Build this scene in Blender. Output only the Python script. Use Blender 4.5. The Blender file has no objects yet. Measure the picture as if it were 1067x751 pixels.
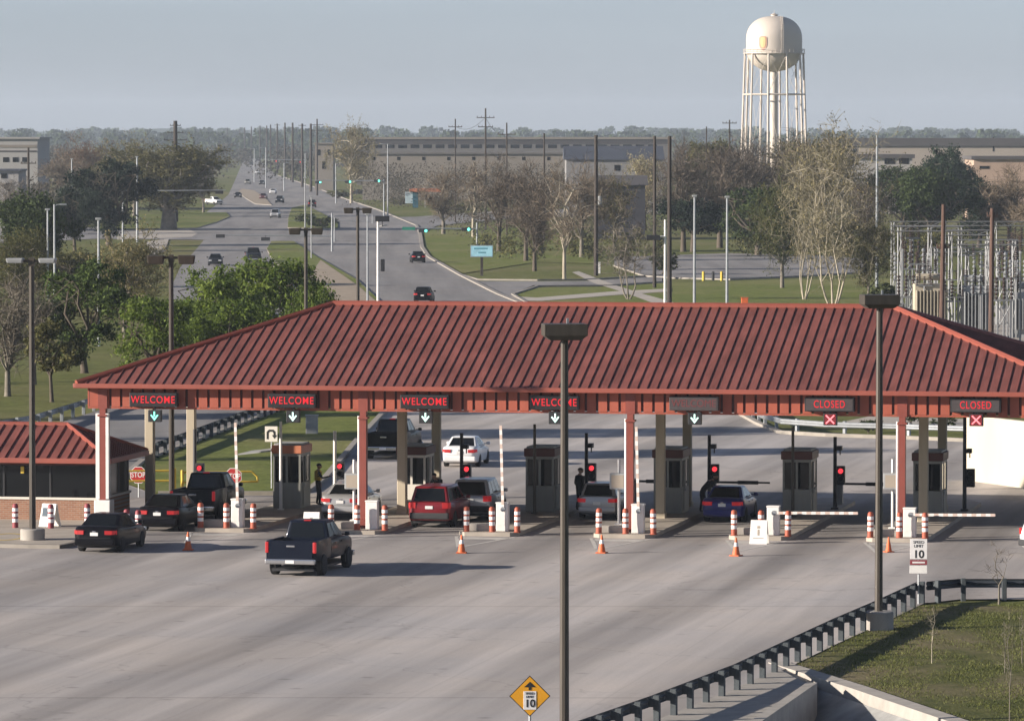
import bpy, bmesh, math, random
from mathutils import Vector, Matrix
random.seed(11)
R = math.radians
S = bpy.context.scene
C = S.collection
PI = math.pi
# ------------------------------------------------------------------ camera model (same numbers as the real camera below)
F, W, H, HC, HZ = 5500.0, 1067.0, 751.0, 16.5, 140.0
PT = math.atan((H / 2 - HZ) / F)
FWD = Vector((0, math.cos(PT), -math.sin(PT)))
UP = Vector((0, math.sin(PT), math.cos(PT)))

def ray(px, py):
    return FWD + Vector(((px - W / 2) / F, 0, 0)) + UP * ((H / 2 - py) / F)

def gp(px, py, z=0.0):
    d = ray(px, py)
    return Vector((0, 0, HC)) + d * ((z - HC) / d.z)

def zat(px, py, Y):                      # height of the point seen at px,py when it stands at distance Y
    d = ray(px, py)
    return HC + d.z * Y / d.y

def xat(px, Y):
    d = ray(px, 375)
    return d.x * Y / d.y

def ppm(py):                             # pixels per metre at ground row py
    return (py - HZ) / HC

# ------------------------------------------------------------------ toll plaza frame: u runs along the canopy, v runs away along the lanes
TH = R(11)
U = Vector((math.cos(TH), -math.sin(TH), 0))
V = Vector((math.sin(TH), math.cos(TH), 0))
O = gp(657, 557)

def loc(t, v, z=0.0):
    p = O + U * t + V * v
    return Vector((p.x, p.y, z))

def tof(px, v):                          # station along u of the point at lane offset v on picture column px
    a = O + V * v - Vector((0, 0, HC))
    k = (px - W / 2)
    return (k * a.dot(FWD) - F * a.x) / (F * U.x - k * U.dot(FWD))

def place(px, v, z=0.0):
    return loc(tof(px, v), v, z)

# ------------------------------------------------------------------ mesh builder
class MB:
    def __init__(s):
        s.v, s.f, s.m = [], [], []
    def add(s, vs, fs, mi=0, M=None):
        b = len(s.v)
        for p in vs:
            p = Vector(p)
            s.v.append(M @ p if M else p)
        for f in fs:
            s.f.append([b + i for i in f]); s.m.append(mi)
        return s
    def box(s, x0, y0, z0, x1, y1, z1, mi=0, M=None):
        x0, x1 = min(x0, x1), max(x0, x1); y0, y1 = min(y0, y1), max(y0, y1); z0, z1 = min(z0, z1), max(z0, z1)
        return s.add([(x0, y0, z0), (x1, y0, z0), (x1, y1, z0), (x0, y1, z0), (x0, y0, z1), (x1, y0, z1), (x1, y1, z1), (x0, y1, z1)],
                     [(0, 3, 2, 1), (4, 5, 6, 7), (0, 1, 5, 4), (1, 2, 6, 5), (2, 3, 7, 6), (3, 0, 4, 7)], mi, M)
    def bbox(s, x0, y0, z0, x1, y1, z1, bev=0.02, mi=0, seg=2, M=None):
        bm = bmesh.new()
        t = MB().box(x0, y0, z0, x1, y1, z1)
        vs = [bm.verts.new(p) for p in t.v]
        for f in t.f: bm.faces.new([vs[i] for i in f])
        bmesh.ops.bevel(bm, geom=list(bm.edges), offset=bev, segments=seg, profile=0.6, affect='EDGES')
        bm.verts.index_update()
        s.add([v.co.copy() for v in bm.verts], [[v.index for v in f.verts] for f in bm.faces], mi, M)
        bm.free(); return s
    def hexa(s, pts, bev=0.0, mi=0, seg=2):   # 8 points ordered like box
        fs = [(0, 3, 2, 1), (4, 5, 6, 7), (0, 1, 5, 4), (1, 2, 6, 5), (2, 3, 7, 6), (3, 0, 4, 7)]
        if not bev: return s.add(pts, fs, mi)
        bm = bmesh.new(); vs = [bm.verts.new(p) for p in pts]
        for f in fs: bm.faces.new([vs[i] for i in f])
        bmesh.ops.bevel(bm, geom=list(bm.edges), offset=bev, segments=seg, profile=0.6, affect='EDGES')
        bm.verts.index_update()
        s.add([v.co.copy() for v in bm.verts], [[v.index for v in f.verts] for f in bm.faces], mi)
        bm.free(); return s
    def path(s, pts, rad, n=6, mi=0, caps=True):
        pts = [Vector(p) for p in pts]
        b = len(s.v)
        for i, p in enumerate(pts):
            d = (pts[min(i + 1, len(pts) - 1)] - pts[max(i - 1, 0)])
            if d.length < 1e-9: d = Vector((0, 0, 1))
            d.normalize()
            a = Vector((1, 0, 0)) if abs(d.x) < 0.8 else Vector((0, 1, 0))
            e1 = d.cross(a).normalized(); e2 = d.cross(e1)
            r = rad[i] if isinstance(rad, (list, tuple)) else rad
            for k in range(n):
                q = 2 * PI * k / n
                s.v.append(p + e1 * (r * math.cos(q)) + e2 * (r * math.sin(q)))
        for i in range(len(pts) - 1):
            for k in range(n):
                s.f.append([b + i * n + k, b + i * n + (k + 1) % n, b + (i + 1) * n + (k + 1) % n, b + (i + 1) * n + k]); s.m.append(mi)
        if caps and n > 2:
            s.f.append([b + k for k in range(n)][::-1]); s.m.append(mi)
            s.f.append([b + (len(pts) - 1) * n + k for k in range(n)]); s.m.append(mi)
        return s
    def tube(s, p0, p1, r0, r1=None, n=8, mi=0, caps=True):
        return s.path([p0, p1], [r0, r0 if r1 is None else r1], n, mi, caps)
    def lathe(s, prof, n=16, c=(0, 0), mi=0, sy=1.0, mis=None):
        b = len(s.v)
        for r, z in prof:
            for k in range(n):
                q = 2 * PI * k / n
                s.v.append(Vector((c[0] + r * math.cos(q), c[1] + sy * r * math.sin(q), z)))
        for i in range(len(prof) - 1):
            for k in range(n):
                s.f.append([b + i * n + k, b + i * n + (k + 1) % n, b + (i + 1) * n + (k + 1) % n, b + (i + 1) * n + k])
                s.m.append(mis[i] if mis else mi)
        s.f.append([b + k for k in range(n)][::-1]); s.m.append(mis[0] if mis else mi)
        s.f.append([b + (len(prof) - 1) * n + k for k in range(n)]); s.m.append(mis[-1] if mis else mi)
        return s
    def poly(s, pts, mi=0):
        return s.add(pts, [list(range(len(pts)))], mi)
    def prism(s, pts, z0, z1, mi=0, mtop=None, bottom=True):
        pts = [(p[0], p[1]) for p in pts]
        a = sum(pts[i][0] * pts[(i + 1) % len(pts)][1] - pts[(i + 1) % len(pts)][0] * pts[i][1] for i in range(len(pts)))
        if a < 0: pts = pts[::-1]
        n = len(pts); b = len(s.v)
        s.v += [Vector((x, y, z0)) for x, y in pts] + [Vector((x, y, z1)) for x, y in pts]
        for i in range(n):
            s.f.append([b + i, b + (i + 1) % n, b + n + (i + 1) % n, b + n + i]); s.m.append(mi)
        s.f.append([b + n + i for i in range(n)]); s.m.append(mi if mtop is None else mtop)
        if bottom: s.f.append([b + i for i in range(n)][::-1]); s.m.append(mi)
        return s
    def plate(s, pts2, y0, y1, mi=0):        # outline in x,z extruded along y
        n = len(pts2); b = len(s.v)
        a = sum(pts2[i][0] * pts2[(i + 1) % n][1] - pts2[(i + 1) % n][0] * pts2[i][1] for i in range(n))
        if a < 0: pts2 = pts2[::-1]
        s.v += [Vector((x, y0, z)) for x, z in pts2] + [Vector((x, y1, z)) for x, z in pts2]
        s.f.append([b + i for i in range(n)]); s.m.append(mi)
        s.f.append([b + n + i for i in range(n)][::-1]); s.m.append(mi)
        for i in range(n):
            s.f.append([b + i, b + n + i, b + n + (i + 1) % n, b + (i + 1) % n]); s.m.append(mi)
        return s
    def mesh(s, name, mats, smooth=None):
        me = bpy.data.meshes.new(name)
        me.from_pydata([tuple(v) for v in s.v], [], s.f)
        for m in (mats if isinstance(mats, (list, tuple)) else [mats]): me.materials.append(m)
        me.polygons.foreach_set('material_index', s.m)
        if smooth is not None:
            me.polygons.foreach_set('use_smooth', [True] * len(me.polygons))
            me.set_sharp_from_angle(angle=R(smooth))
        me.update()
        return me
    def build(s, name, mats, parent=None, at=None, rz=0.0, smooth=None):
        o = bpy.data.objects.new(name, s.mesh(name, mats, smooth))
        C.objects.link(o); o.parent = parent
        if at is not None: o.location = at
        o.rotation_euler.z = rz
        return o

def tag(o, label=None, cat=None, group=None, kind=None):
    if label: o['label'] = label
    if cat: o['category'] = cat
    if group: o['group'] = group
    if kind: o['kind'] = kind
    return o

def empty(name, at, label, cat, group=None, rz=0.0, scale=None):
    o = bpy.data.objects.new(name, None); C.objects.link(o)
    o.empty_display_size = 0.3
    o.location = at; o.rotation_euler.z = rz
    if scale: o.scale = scale
    return tag(o, label, cat, group)

def structure(name, mb, mats, smooth=None, at=None, rz=0):
    return tag(mb.build(name, mats, None, at, rz, smooth), kind='structure')

def copy_tree(o, parent=None):
    c = o.copy(); C.objects.link(c); c.parent = parent
    for ch in list(o.children): copy_tree(ch, c)
    return c

def setmat(o, m, slot=0):
    o.material_slots[slot].link = 'OBJECT'; o.material_slots[slot].material = m

# ------------------------------------------------------------------ materials
def newmat(name):
    m = bpy.data.materials.new(name); m.use_nodes = True
    nt = m.node_tree; b = nt.nodes['Principled BSDF']
    return m, nt, b

def N(nt, t, **kw):
    n = nt.nodes.new(t)
    for k, v in kw.items():
        if hasattr(n, k) and not k[0].isupper(): setattr(n, k, v)
        else: n.inputs[k.replace('_', ' ')].default_value = v
    return n

def L(nt, a, b): nt.links.new(a, b)

def mul(c, k): return (min(1, c[0] * k), min(1, c[1] * k), min(1, c[2] * k), 1)

def mat(name, col, rough=0.6, metal=0.0, var=0.12, scale=2.0, coat=0.0, bump=0.0, spec=0.5, c2=None, stretch=None):
    m, nt, b = newmat(name)
    tc = N(nt, 'ShaderNodeTexCoord')
    src = tc.outputs['Object']
    if stretch:
        mp = N(nt, 'ShaderNodeMapping'); mp.inputs['Scale'].default_value = stretch
        L(nt, src, mp.inputs[0]); src = mp.outputs[0]
    n = N(nt, 'ShaderNodeTexNoise', Scale=scale, Detail=6.0, Roughness=0.6)
    L(nt, src, n.inputs['Vector'])
    r = N(nt, 'ShaderNodeValToRGB')
    r.color_ramp.elements[0].position = 0.3; r.color_ramp.elements[1].position = 0.7
    r.color_ramp.elements[0].color = mul(col, 1 - var)
    r.color_ramp.elements[1].color = (c2[0], c2[1], c2[2], 1) if c2 else mul(col, 1 + var)
    L(nt, n.outputs['Fac'], r.inputs[0]); L(nt, r.outputs[0], b.inputs['Base Color'])
    b.inputs['Roughness'].default_value = rough; b.inputs['Metallic'].default_value = metal
    b.inputs['Specular IOR Level'].default_value = spec
    if coat:
        b.inputs['Coat Weight'].default_value = coat; b.inputs['Coat Roughness'].default_value = 0.06
    if bump:
        bp = N(nt, 'ShaderNodeBump', Strength=bump, Distance=0.02)
        L(nt, n.outputs['Fac'], bp.inputs['Height']); L(nt, bp.outputs[0], b.inputs['Normal'])
    return m

def emat(name, col, strength, base=None):
    m, nt, b = newmat(name)
    b.inputs['Base Color'].default_value = (*(base or col), 1)
    b.inputs['Emission Color'].default_value = (*col, 1)
    b.inputs['Emission Strength'].default_value = strength
    b.inputs['Roughness'].default_value = 0.4
    return m

def leafmat(name, c1, c2, trans=0.25):
    m, nt, b = newmat(name)
    g = N(nt, 'ShaderNodeNewGeometry'); tc = N(nt, 'ShaderNodeTexCoord')
    n = N(nt, 'ShaderNodeTexNoise', Scale=0.45, Detail=3.0)
    L(nt, tc.outputs['Object'], n.inputs['Vector'])
    a = N(nt, 'ShaderNodeMath', operation='MULTIPLY_ADD'); a.inputs[1].default_value = 0.6
    L(nt, g.outputs['Random Per Island'], a.inputs[0])
    s2 = N(nt, 'ShaderNodeMath', operation='MULTIPLY_ADD'); s2.inputs[1].default_value = 1.5; s2.inputs[2].default_value = -0.55
    L(nt, n.outputs['Fac'], s2.inputs[0]); L(nt, s2.outputs[0], a.inputs[2])
    r = N(nt, 'ShaderNodeValToRGB')
    r.color_ramp.elements[0].color = (*c1, 1); r.color_ramp.elements[1].color = (*c2, 1)
    L(nt, a.outputs[0], r.inputs[0]); L(nt, r.outputs[0], b.inputs['Base Color'])
    b.inputs['Roughness'].default_value = 0.75; b.inputs['Specular IOR Level'].default_value = 0.2
    if trans:
        t = N(nt, 'ShaderNodeBsdfTranslucent'); L(nt, r.outputs[0], t.inputs[0])
        mx = N(nt, 'ShaderNodeMixShader'); mx.inputs[0].default_value = trans
        L(nt, b.outputs[0], mx.inputs[1]); L(nt, t.outputs[0], mx.inputs[2])
        L(nt, mx.outputs[0], nt.nodes['Material Output'].inputs['Surface'])
    return m

def grassmat(name, greens, dry, dryamt=0.5, s=0.08):
    m, nt, b = newmat(name)
    tc = N(nt, 'ShaderNodeTexCoord')
    mp = N(nt, 'ShaderNodeMapping'); mp.inputs['Scale'].default_value = (1, 0.55, 1)
    L(nt, tc.outputs['Object'], mp.inputs[0])
    n1 = N(nt, 'ShaderNodeTexNoise', Scale=s, Detail=7.0, Roughness=0.65)
    n2 = N(nt, 'ShaderNodeTexNoise', Scale=s * 14, Detail=5.0, Roughness=0.7)
    n3 = N(nt, 'ShaderNodeTexNoise', Scale=s * 60, Detail=3.0, Roughness=0.7)
    for n in (n1, n2, n3): L(nt, mp.outputs[0], n.inputs['Vector'])
    r = N(nt, 'ShaderNodeValToRGB'); e = r.color_ramp.elements
    e[0].position = 0.32; e[0].color = (*greens[0], 1); e[1].position = 0.7; e[1].color = (*greens[1], 1)
    L(nt, n2.outputs['Fac'], r.inputs[0])
    r2 = N(nt, 'ShaderNodeValToRGB'); e = r2.color_ramp.elements
    e[0].position = 0.46; e[0].color = (0, 0, 0, 1); e[1].position = 0.66; e[1].color = (dryamt, dryamt, dryamt, 1)
    L(nt, n1.outputs['Fac'], r2.inputs[0])
    mx = N(nt, 'ShaderNodeMix', data_type='RGBA'); mx.inputs['B'].default_value = (*dry, 1)
    mx.inputs[7].default_value = (*dry, 1)
    L(nt, r2.outputs[0], mx.inputs[0]); L(nt, r.outputs[0], mx.inputs[6])
    hs = N(nt, 'ShaderNodeMix', data_type='RGBA', blend_type='MULTIPLY'); hs.inputs[0].default_value = 0.55
    r3 = N(nt, 'ShaderNodeValToRGB'); r3.color_ramp.elements[0].position = 0.3; r3.color_ramp.elements[1].position = 0.72
    r3.color_ramp.elements[0].color = (0.45, 0.45, 0.45, 1); r3.color_ramp.elements[1].color = (1.0, 1.0, 1.0, 1)
    L(nt, n3.outputs['Fac'], r3.inputs[0])
    L(nt, mx.outputs[2], hs.inputs[6]); L(nt, r3.outputs[0], hs.inputs[7])
    L(nt, hs.outputs[2], b.inputs['Base Color'])
    b.inputs['Roughness'].default_value = 0.9; b.inputs['Specular IOR Level'].default_value = 0.1
    bp = N(nt, 'ShaderNodeBump', Strength=0.5, Distance=0.05)
    L(nt, n3.outputs['Fac'], bp.inputs['Height']); L(nt, bp.outputs[0], b.inputs['Normal'])
    return m

def pavemat(name, col, rot, band=0.16, lanes=False, joint_y=None):
    """weathered concrete: long wear bands along the travel direction, blotches, fine grain, tar joints"""
    m, nt, b = newmat(name)
    tc = N(nt, 'ShaderNodeTexCoord')
    rotn = N(nt, 'ShaderNodeVectorRotate', rotation_type='Z_AXIS')
    rotn.inputs['Center'].default_value = tuple(O); rotn.inputs['Angle'].default_value = rot
    L(nt, tc.outputs['Object'], rotn.inputs['Vector'])
    sub = N(nt, 'ShaderNodeVectorMath', operation='SUBTRACT'); sub.inputs[1].default_value = tuple(O)
    L(nt, rotn.outputs[0], sub.inputs[0])
    st = N(nt, 'ShaderNodeMapping'); st.inputs['Scale'].default_value = (0.30, 0.013, 1)
    L(nt, sub.outputs[0], st.inputs[0])
    nb = N(nt, 'ShaderNodeTexNoise', Scale=1.0, Detail=3.0, Roughness=0.5); L(nt, st.outputs[0], nb.inputs['Vector'])
    st2 = N(nt, 'ShaderNodeMapping'); st2.inputs['Scale'].default_value = (1.7, 0.07, 1)
    L(nt, sub.outputs[0], st2.inputs[0])
    nf = N(nt, 'ShaderNodeTexNoise', Scale=1.0, Detail=4.0, Roughness=0.6); L(nt, st2.outputs[0], nf.inputs['Vector'])
    nz = N(nt, 'ShaderNodeTexNoise', Scale=0.11, Detail=6.0, Roughness=0.6); L(nt, tc.outputs['Object'], nz.inputs['Vector'])
    ng = N(nt, 'ShaderNodeTexNoise', Scale=9.0, Detail=4.0, Roughness=0.75); L(nt, tc.outputs['Object'], ng.inputs['Vector'])
    def ramp(src, a, c, p0, p1):
        r = N(nt, 'ShaderNodeValToRGB'); e = r.color_ramp.elements
        e[0].position = p0; e[1].position = p1; e[0].color = (a, a, a, 1); e[1].color = (c, c, c, 1)
        L(nt, src, r.inputs[0]); return r.outputs[0]
    def mulc(a, bb):
        x = N(nt, 'ShaderNodeMix', data_type='RGBA', blend_type='MULTIPLY'); x.inputs[0].default_value = 1.0
        L(nt, a, x.inputs[6]); L(nt, bb, x.inputs[7]); return x.outputs[2]
    base = N(nt, 'ShaderNodeValToRGB'); e = base.color_ramp.elements
    e[0].position = 0.3; e[1].position = 0.7
    e[0].color = mul((col[0] * 0.97, col[1], col[2] * 1.03), 0.93); e[1].color = mul((col[0] * 1.03, col[1], col[2] * 0.95), 1.06)
    L(nt, nz.outputs['Fac'], base.inputs[0])
    c = mulc(base.outputs[0], ramp(nb.outputs['Fac'], 1 - band * 1.5, 1.0 + band * 0.5, 0.36, 0.62))
    c = mulc(c, ramp(nf.outputs['Fac'], 1 - band * 0.5, 1.0, 0.3, 0.62))
    c = mulc(c, ramp(ng.outputs['Fac'], 0.9, 1.06, 0.3, 0.7))
    sep = N(nt, 'ShaderNodeSeparateXYZ'); L(nt, sub.outputs[0], sep.inputs[0])
    # drips, patches and fine cracks
    vd = N(nt, 'ShaderNodeTexVoronoi', Scale=0.55); L(nt, tc.outputs['Object'], vd.inputs['Vector'])
    c = mulc(c, ramp(vd.outputs['Distance'], 0.66, 1.0, 0.02, 0.15))
    vc = N(nt, 'ShaderNodeTexVoronoi', feature='DISTANCE_TO_EDGE', Scale=0.09)
    wv = N(nt, 'ShaderNodeVectorMath', operation='MULTIPLY_ADD'); wv.inputs[1].default_value = (3.5, 3.5, 0)
    nw = N(nt, 'ShaderNodeTexNoise', Scale=0.6, Detail=5.0); L(nt, tc.outputs['Object'], nw.inputs['Vector'])
    L(nt, nw.outputs['Color'], wv.inputs[0]); L(nt, tc.outputs['Object'], wv.inputs[2]); L(nt, wv.outputs[0], vc.inputs['Vector'])
    c = mulc(c, ramp(vc.outputs['Distance'], 0.80, 1.0, 0.0, 0.006))
    def M(op, a, bb=None, cc=None):
        n = N(nt, 'ShaderNodeMath', operation=op)
        for i, q in enumerate((a, bb, cc)):
            if q is None: continue
            if isinstance(q, (int, float)): n.inputs[i].default_value = q
            else: L(nt, q, n.inputs[i])
        return n.outputs[0]
    def smooth(x, a, bb):
        n = N(nt, 'ShaderNodeMapRange', interpolation_type='SMOOTHSTEP')
        n.inputs[1].default_value = a; n.inputs[2].default_value = bb
        L(nt, x, n.inputs[0]); return n.outputs[0]
    if lanes:      # oil and tyre grime that gathers in each lane where cars stop
        fr = M('FRACT', M('DIVIDE', M('ADD', sep.outputs[0], LANE0), PITCH))
        d = M('ABSOLUTE', M('SUBTRACT', fr, 0.5))
        lane = smooth(d, 0.36, 0.1)
        vr = M('MULTIPLY', smooth(sep.outputs[1], -26.0, 4.0), smooth(sep.outputs[1], 60.0, 16.0))
        stain = M('MULTIPLY', M('MULTIPLY', lane, vr), M('ADD', M('MULTIPLY', nf.outputs['Fac'], 0.9), 0.1))
        k = M('SUBTRACT', 1.0, M('MULTIPLY', stain, 0.62))
        cb = N(nt, 'ShaderNodeCombineColor')
        for i in range(3): L(nt, k, cb.inputs[i])
        c = mulc(c, cb.outputs[0])
    if joint_y:
        sw = N(nt, 'ShaderNodeSeparateXYZ'); L(nt, tc.outputs['Object'], sw.inputs[0])
        wob = M('MULTIPLY_ADD', nz.outputs['Fac'], 0.25, sw.outputs[1])
        j = M('PINGPONG', M('SUBTRACT', wob, joint_y), 15.0)
        ln = smooth(j, 0.0, 0.16)
        k = M('MULTIPLY_ADD', ln, 0.30, 0.70)
        cb = N(nt, 'ShaderNodeCombineColor')
        for i in range(3): L(nt, k, cb.inputs[i])
        c = mulc(c, cb.outputs[0])
        j2 = M('PINGPONG', M('ADD', sep.outputs[0], 1.3), PITCH / 2)
        k2 = M('MULTIPLY_ADD', smooth(j2, 0.0, 0.05), 0.10, 0.90)
        cb2 = N(nt, 'ShaderNodeCombineColor')
        for i in range(3): L(nt, k2, cb2.inputs[i])
        c = mulc(c, cb2.outputs[0])
    L(nt, c, b.inputs['Base Color'])
    b.inputs['Roughness'].default_value = 0.85; b.inputs['Specular IOR Level'].default_value = 0.3
    bp = N(nt, 'ShaderNodeBump', Strength=0.15, Distance=0.01)
    L(nt, ng.outputs['Fac'], bp.inputs['Height']); L(nt, bp.outputs[0], b.inputs['Normal'])
    return m

def rustmat(name, col, streak=(0.35, 0.28, 0.2)):
    return mat(name, col, 0.55, 0.0, 0.12, 1.2, bump=0.05, stretch=(3, 3, 0.4))

# island centres along u (front bollard row is at v = -1.0)
ISL_PX = [236, 372, 512, 652, 793, 936]
ISL = [tof(px, -1.0) for px in ISL_PX]
PITCH = (ISL[-1] - ISL[0]) / 5.0
LANE0 = -ISL[3] + PITCH * 10

M_ = {}
def mk():
    m = M_
    m['plaza'] = pavemat('plaza_concrete', (0.445, 0.41, 0.387), TH, 0.25, True, gp(533, 726).y)
    m['road'] = pavemat('road_asphalt', (0.25, 0.238, 0.232), R(-2), 0.14)
    m['walk'] = pavemat('walk_concrete', (0.44, 0.40, 0.35), R(20), 0.08)
    m['kerb'] = mat('kerb_concrete', (0.29, 0.262, 0.225), 0.85, var=0.15, scale=1.5, bump=0.1)
    m['island'] = mat('island_concrete', (0.37, 0.325, 0.27), 0.85, var=0.18, scale=0.9, bump=0.1)
    m['conc'] = mat('cast_concrete', (0.33, 0.305, 0.27), 0.85, var=0.16, scale=1.6, bump=0.15)
    m['chan'] = mat('channel_concrete', (0.27, 0.27, 0.26), 0.9, var=0.35, scale=0.6, bump=0.15)
    m['grass'] = grassmat('ground_grass', ((0.10, 0.118, 0.028), (0.19, 0.205, 0.058)), (0.26, 0.21, 0.11), 0.6, 0.03)
    m['lawn'] = grassmat('mown_lawn', ((0.115, 0.145, 0.03), (0.22, 0.25, 0.062)), (0.29, 0.25, 0.12), 0.6, 0.06)
    m['bank'] = grassmat('bank_grass', ((0.065, 0.078, 0.022), (0.15, 0.15, 0.052)), (0.28, 0.22, 0.14), 0.95, 0.13)
    m['dirt'] = mat('dry_soil', (0.30, 0.24, 0.17), 0.95, var=0.25, scale=0.5)
    m['line'] = mat('worn_line_paint', (0.52, 0.50, 0.46), 0.8, var=0.18, scale=2.5)
    m['yline'] = mat('yellow_line_paint', (0.55, 0.38, 0.06), 0.8, var=0.2, scale=2.0)
    m['roof'] = mat('red_roof_sheet', (0.185, 0.064, 0.053), 0.6, 0.0, 0.3, 1.3, spec=0.3, stretch=(1, 0.10, 1))
    m['rooftrim'] = mat('red_roof_trim', (0.265, 0.068, 0.045), 0.5, 0, 0.1, 1.0)
    m['fascia'] = mat('red_fascia_sheet', (0.325, 0.076, 0.042), 0.55, 0, 0.12, 1.2, stretch=(1, 1, 0.3))
    m['fasciadark'] = mat('red_fascia_groove', (0.085, 0.024, 0.02), 0.6, 0, 0.1, 1.0)
    m['redsteel'] = mat('red_painted_steel', (0.22, 0.052, 0.036), 0.5, 0, 0.1, 1.5)
    m['soffit'] = mat('soffit_panel', (0.35, 0.30, 0.24), 0.8, 0, 0.08, 0.6)
    m['tan'] = mat('tan_column_paint', (0.43, 0.37, 0.27), 0.75, 0, 0.1, 1.0, stretch=(2, 2, 0.4), bump=0.05)
    m['white'] = mat('white_enamel', (0.74, 0.72, 0.68), 0.5, 0, 0.06, 3.0)
    m['offwhite'] = mat('offwhite_paint', (0.66, 0.62, 0.54), 0.6, 0, 0.08, 0.4, stretch=(1, 1, 0.25))
    m['wallwhite'] = mat('cream_wall_paint', (0.50, 0.45, 0.35), 0.8, 0, 0.07, 0.5, stretch=(1, 1, 0.3))
    m['bronze'] = mat('bronze_pole_paint', (0.055, 0.045, 0.034), 0.5, 0.2, 0.18, 2.0, stretch=(3, 3, 0.5))
    m['black'] = mat('black_housing', (0.018, 0.018, 0.02), 0.5, 0, 0.15, 3.0)
    m['rubber'] = mat('tyre_rubber', (0.018, 0.018, 0.018), 0.85, 0, 0.2, 8.0)
    m['steel'] = mat('galvanised_steel', (0.32, 0.335, 0.345), 0.45, 0.55, 0.12, 3.0)
    m['grey'] = mat('grey_paint', (0.30, 0.31, 0.31), 0.6, 0, 0.1, 2.0)
    m['railback'] = mat('weathered_guardrail', (0.06, 0.07, 0.085), 0.5, 0.35, 0.2, 1.5)
    m['railpost'] = mat('guardrail_post_wood', (0.05, 0.06, 0.066), 0.8, 0, 0.25, 4.0, stretch=(4, 4, 0.8))
    m['booth'] = mat('booth_panel', (0.27, 0.27, 0.24), 0.6, 0, 0.1, 1.0, stretch=(2, 2, 0.5))
    m['boothlit'] = mat('orange_and_sunlit_trim', (0.46, 0.16, 0.08), 0.55, 0, 0.08, 2.0)
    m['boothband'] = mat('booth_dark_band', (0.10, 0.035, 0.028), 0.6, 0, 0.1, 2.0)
    m['glass'] = mat('dark_glass', (0.006, 0.007, 0.008), 0.08, 0, 0.1, 1.0, spec=0.34)
    m['brick'] = None
    m['orange'] = mat('orange_band', (0.62, 0.13, 0.035), 0.6, 0, 0.12, 5.0)
    m['bandred'] = mat('faded_orange_tube', (0.36, 0.082, 0.042), 0.6, 0, 0.14, 5.0)
    m['band'] = mat('reflective_band', (0.74, 0.72, 0.70), 0.5, 0, 0.08, 5.0)
    m['yellow'] = mat('yellow_gate_paint', (0.62, 0.44, 0.05), 0.55, 0, 0.1, 2.0)
    m['signyellow'] = mat('amber_sign_sheet', (0.72, 0.33, 0.012), 0.5, 0, 0.06, 3.0)
    m['signred'] = mat('red_sign_sheet', (0.45, 0.03, 0.03), 0.5, 0, 0.08, 3.0)
    m['signgreen'] = mat('green_sign_sheet', (0.02, 0.19, 0.13), 0.5, 0, 0.08, 3.0)
    m['signblack'] = mat('black_sign_ink', (0.012, 0.012, 0.012), 0.6, 0, 0.05, 3.0)
    m['signmaroon'] = mat('maroon_sign_sheet', (0.24, 0.04, 0.05), 0.6, 0, 0.08, 3.0)
    m['ledred'] = emat('red_led', (1.0, 0.015, 0.035), 0.34, (0.25, 0.008, 0.008))
    m['leddim'] = emat('dim_red_led', (0.8, 0.05, 0.06), 0.03, (0.12, 0.035, 0.035))
    m['ledx'] = emat('red_cross_led', (1.0, 0.22, 0.24), 1.1, (0.3, 0.02, 0.02))
    m['ledgreen'] = emat('green_arrow_led', (0.28, 1.0, 0.80), 1.0, (0.05, 0.3, 0.2))
    m['ledwhite'] = emat('pale_arrow_led', (0.75, 1.0, 0.93), 1.0, (0.1, 0.3, 0.2))
    m['sigred'] = emat('red_signal_lamp', (1.0, 0.045, 0.06), 0.75, (0.3, 0.02, 0.02))
    m['siggreen'] = emat('green_signal_lamp', (0.15, 1.0, 0.75), 1.5, (0.02, 0.3, 0.2))
    m['board'] = mat('led_board_face', (0.012, 0.008, 0.009), 0.5, 0, 0.2, 6.0)
    m['boardoff'] = mat('unlit_led_board_face', (0.055, 0.045, 0.045), 0.5, 0, 0.2, 6.0)
    m['tail'] = emat('tail_lamp_red', (0.9, 0.02, 0.03), 0.10, (0.30, 0.012, 0.012))
    m['head'] = mat('headlamp_lens', (0.75, 0.76, 0.75), 0.1, 0.1, 0.05, 3.0)
    m['chrome'] = mat('chrome', (0.6, 0.6, 0.6), 0.18, 0.9, 0.05, 3.0)
    m['rim'] = mat('alloy_rim', (0.55, 0.56, 0.57), 0.3, 0.35, 0.1, 4.0)
    m['plate'] = mat('licence_plate', (0.7, 0.7, 0.68), 0.5, 0, 0.06, 6.0)
    m['wood'] = mat('utility_pole_wood', (0.045, 0.036, 0.030), 0.9, 0, 0.3, 1.5, stretch=(4, 4, 0.5))
    m['woodred'] = mat('red_brown_pole_wood', (0.095, 0.056, 0.042), 0.9, 0, 0.3, 1.2, stretch=(4, 4, 0.5))
    m['bark'] = mat('grey_brown_bark', (0.085, 0.068, 0.05), 0.95, 0, 0.3, 3.0, bump=0.3, stretch=(2, 2, 0.5))
    m['barkpale'] = mat('pale_sycamore_bark', (0.33, 0.29, 0.22), 0.9, 0, 0.25, 1.5, stretch=(2, 2, 0.6))
    m['barkgrey'] = mat('grey_bark', (0.16, 0.14, 0.11), 0.9, 0, 0.3, 2.0)
    m['tank'] = mat('water_tank_paint', (0.53, 0.47, 0.40), 0.6, 0, 0.06, 0.15, stretch=(1, 1, 0.3))
    m['insul'] = mat('brown_porcelain', (0.05, 0.035, 0.03), 0.35, 0, 0.15, 3.0)
    m['transformer'] = mat('tan_transformer_paint', (0.42, 0.37, 0.28), 0.6, 0, 0.1, 1.0)
    m['skin'] = mat('skin', (0.35, 0.20, 0.14), 0.6, 0, 0.06, 5.0)
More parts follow.
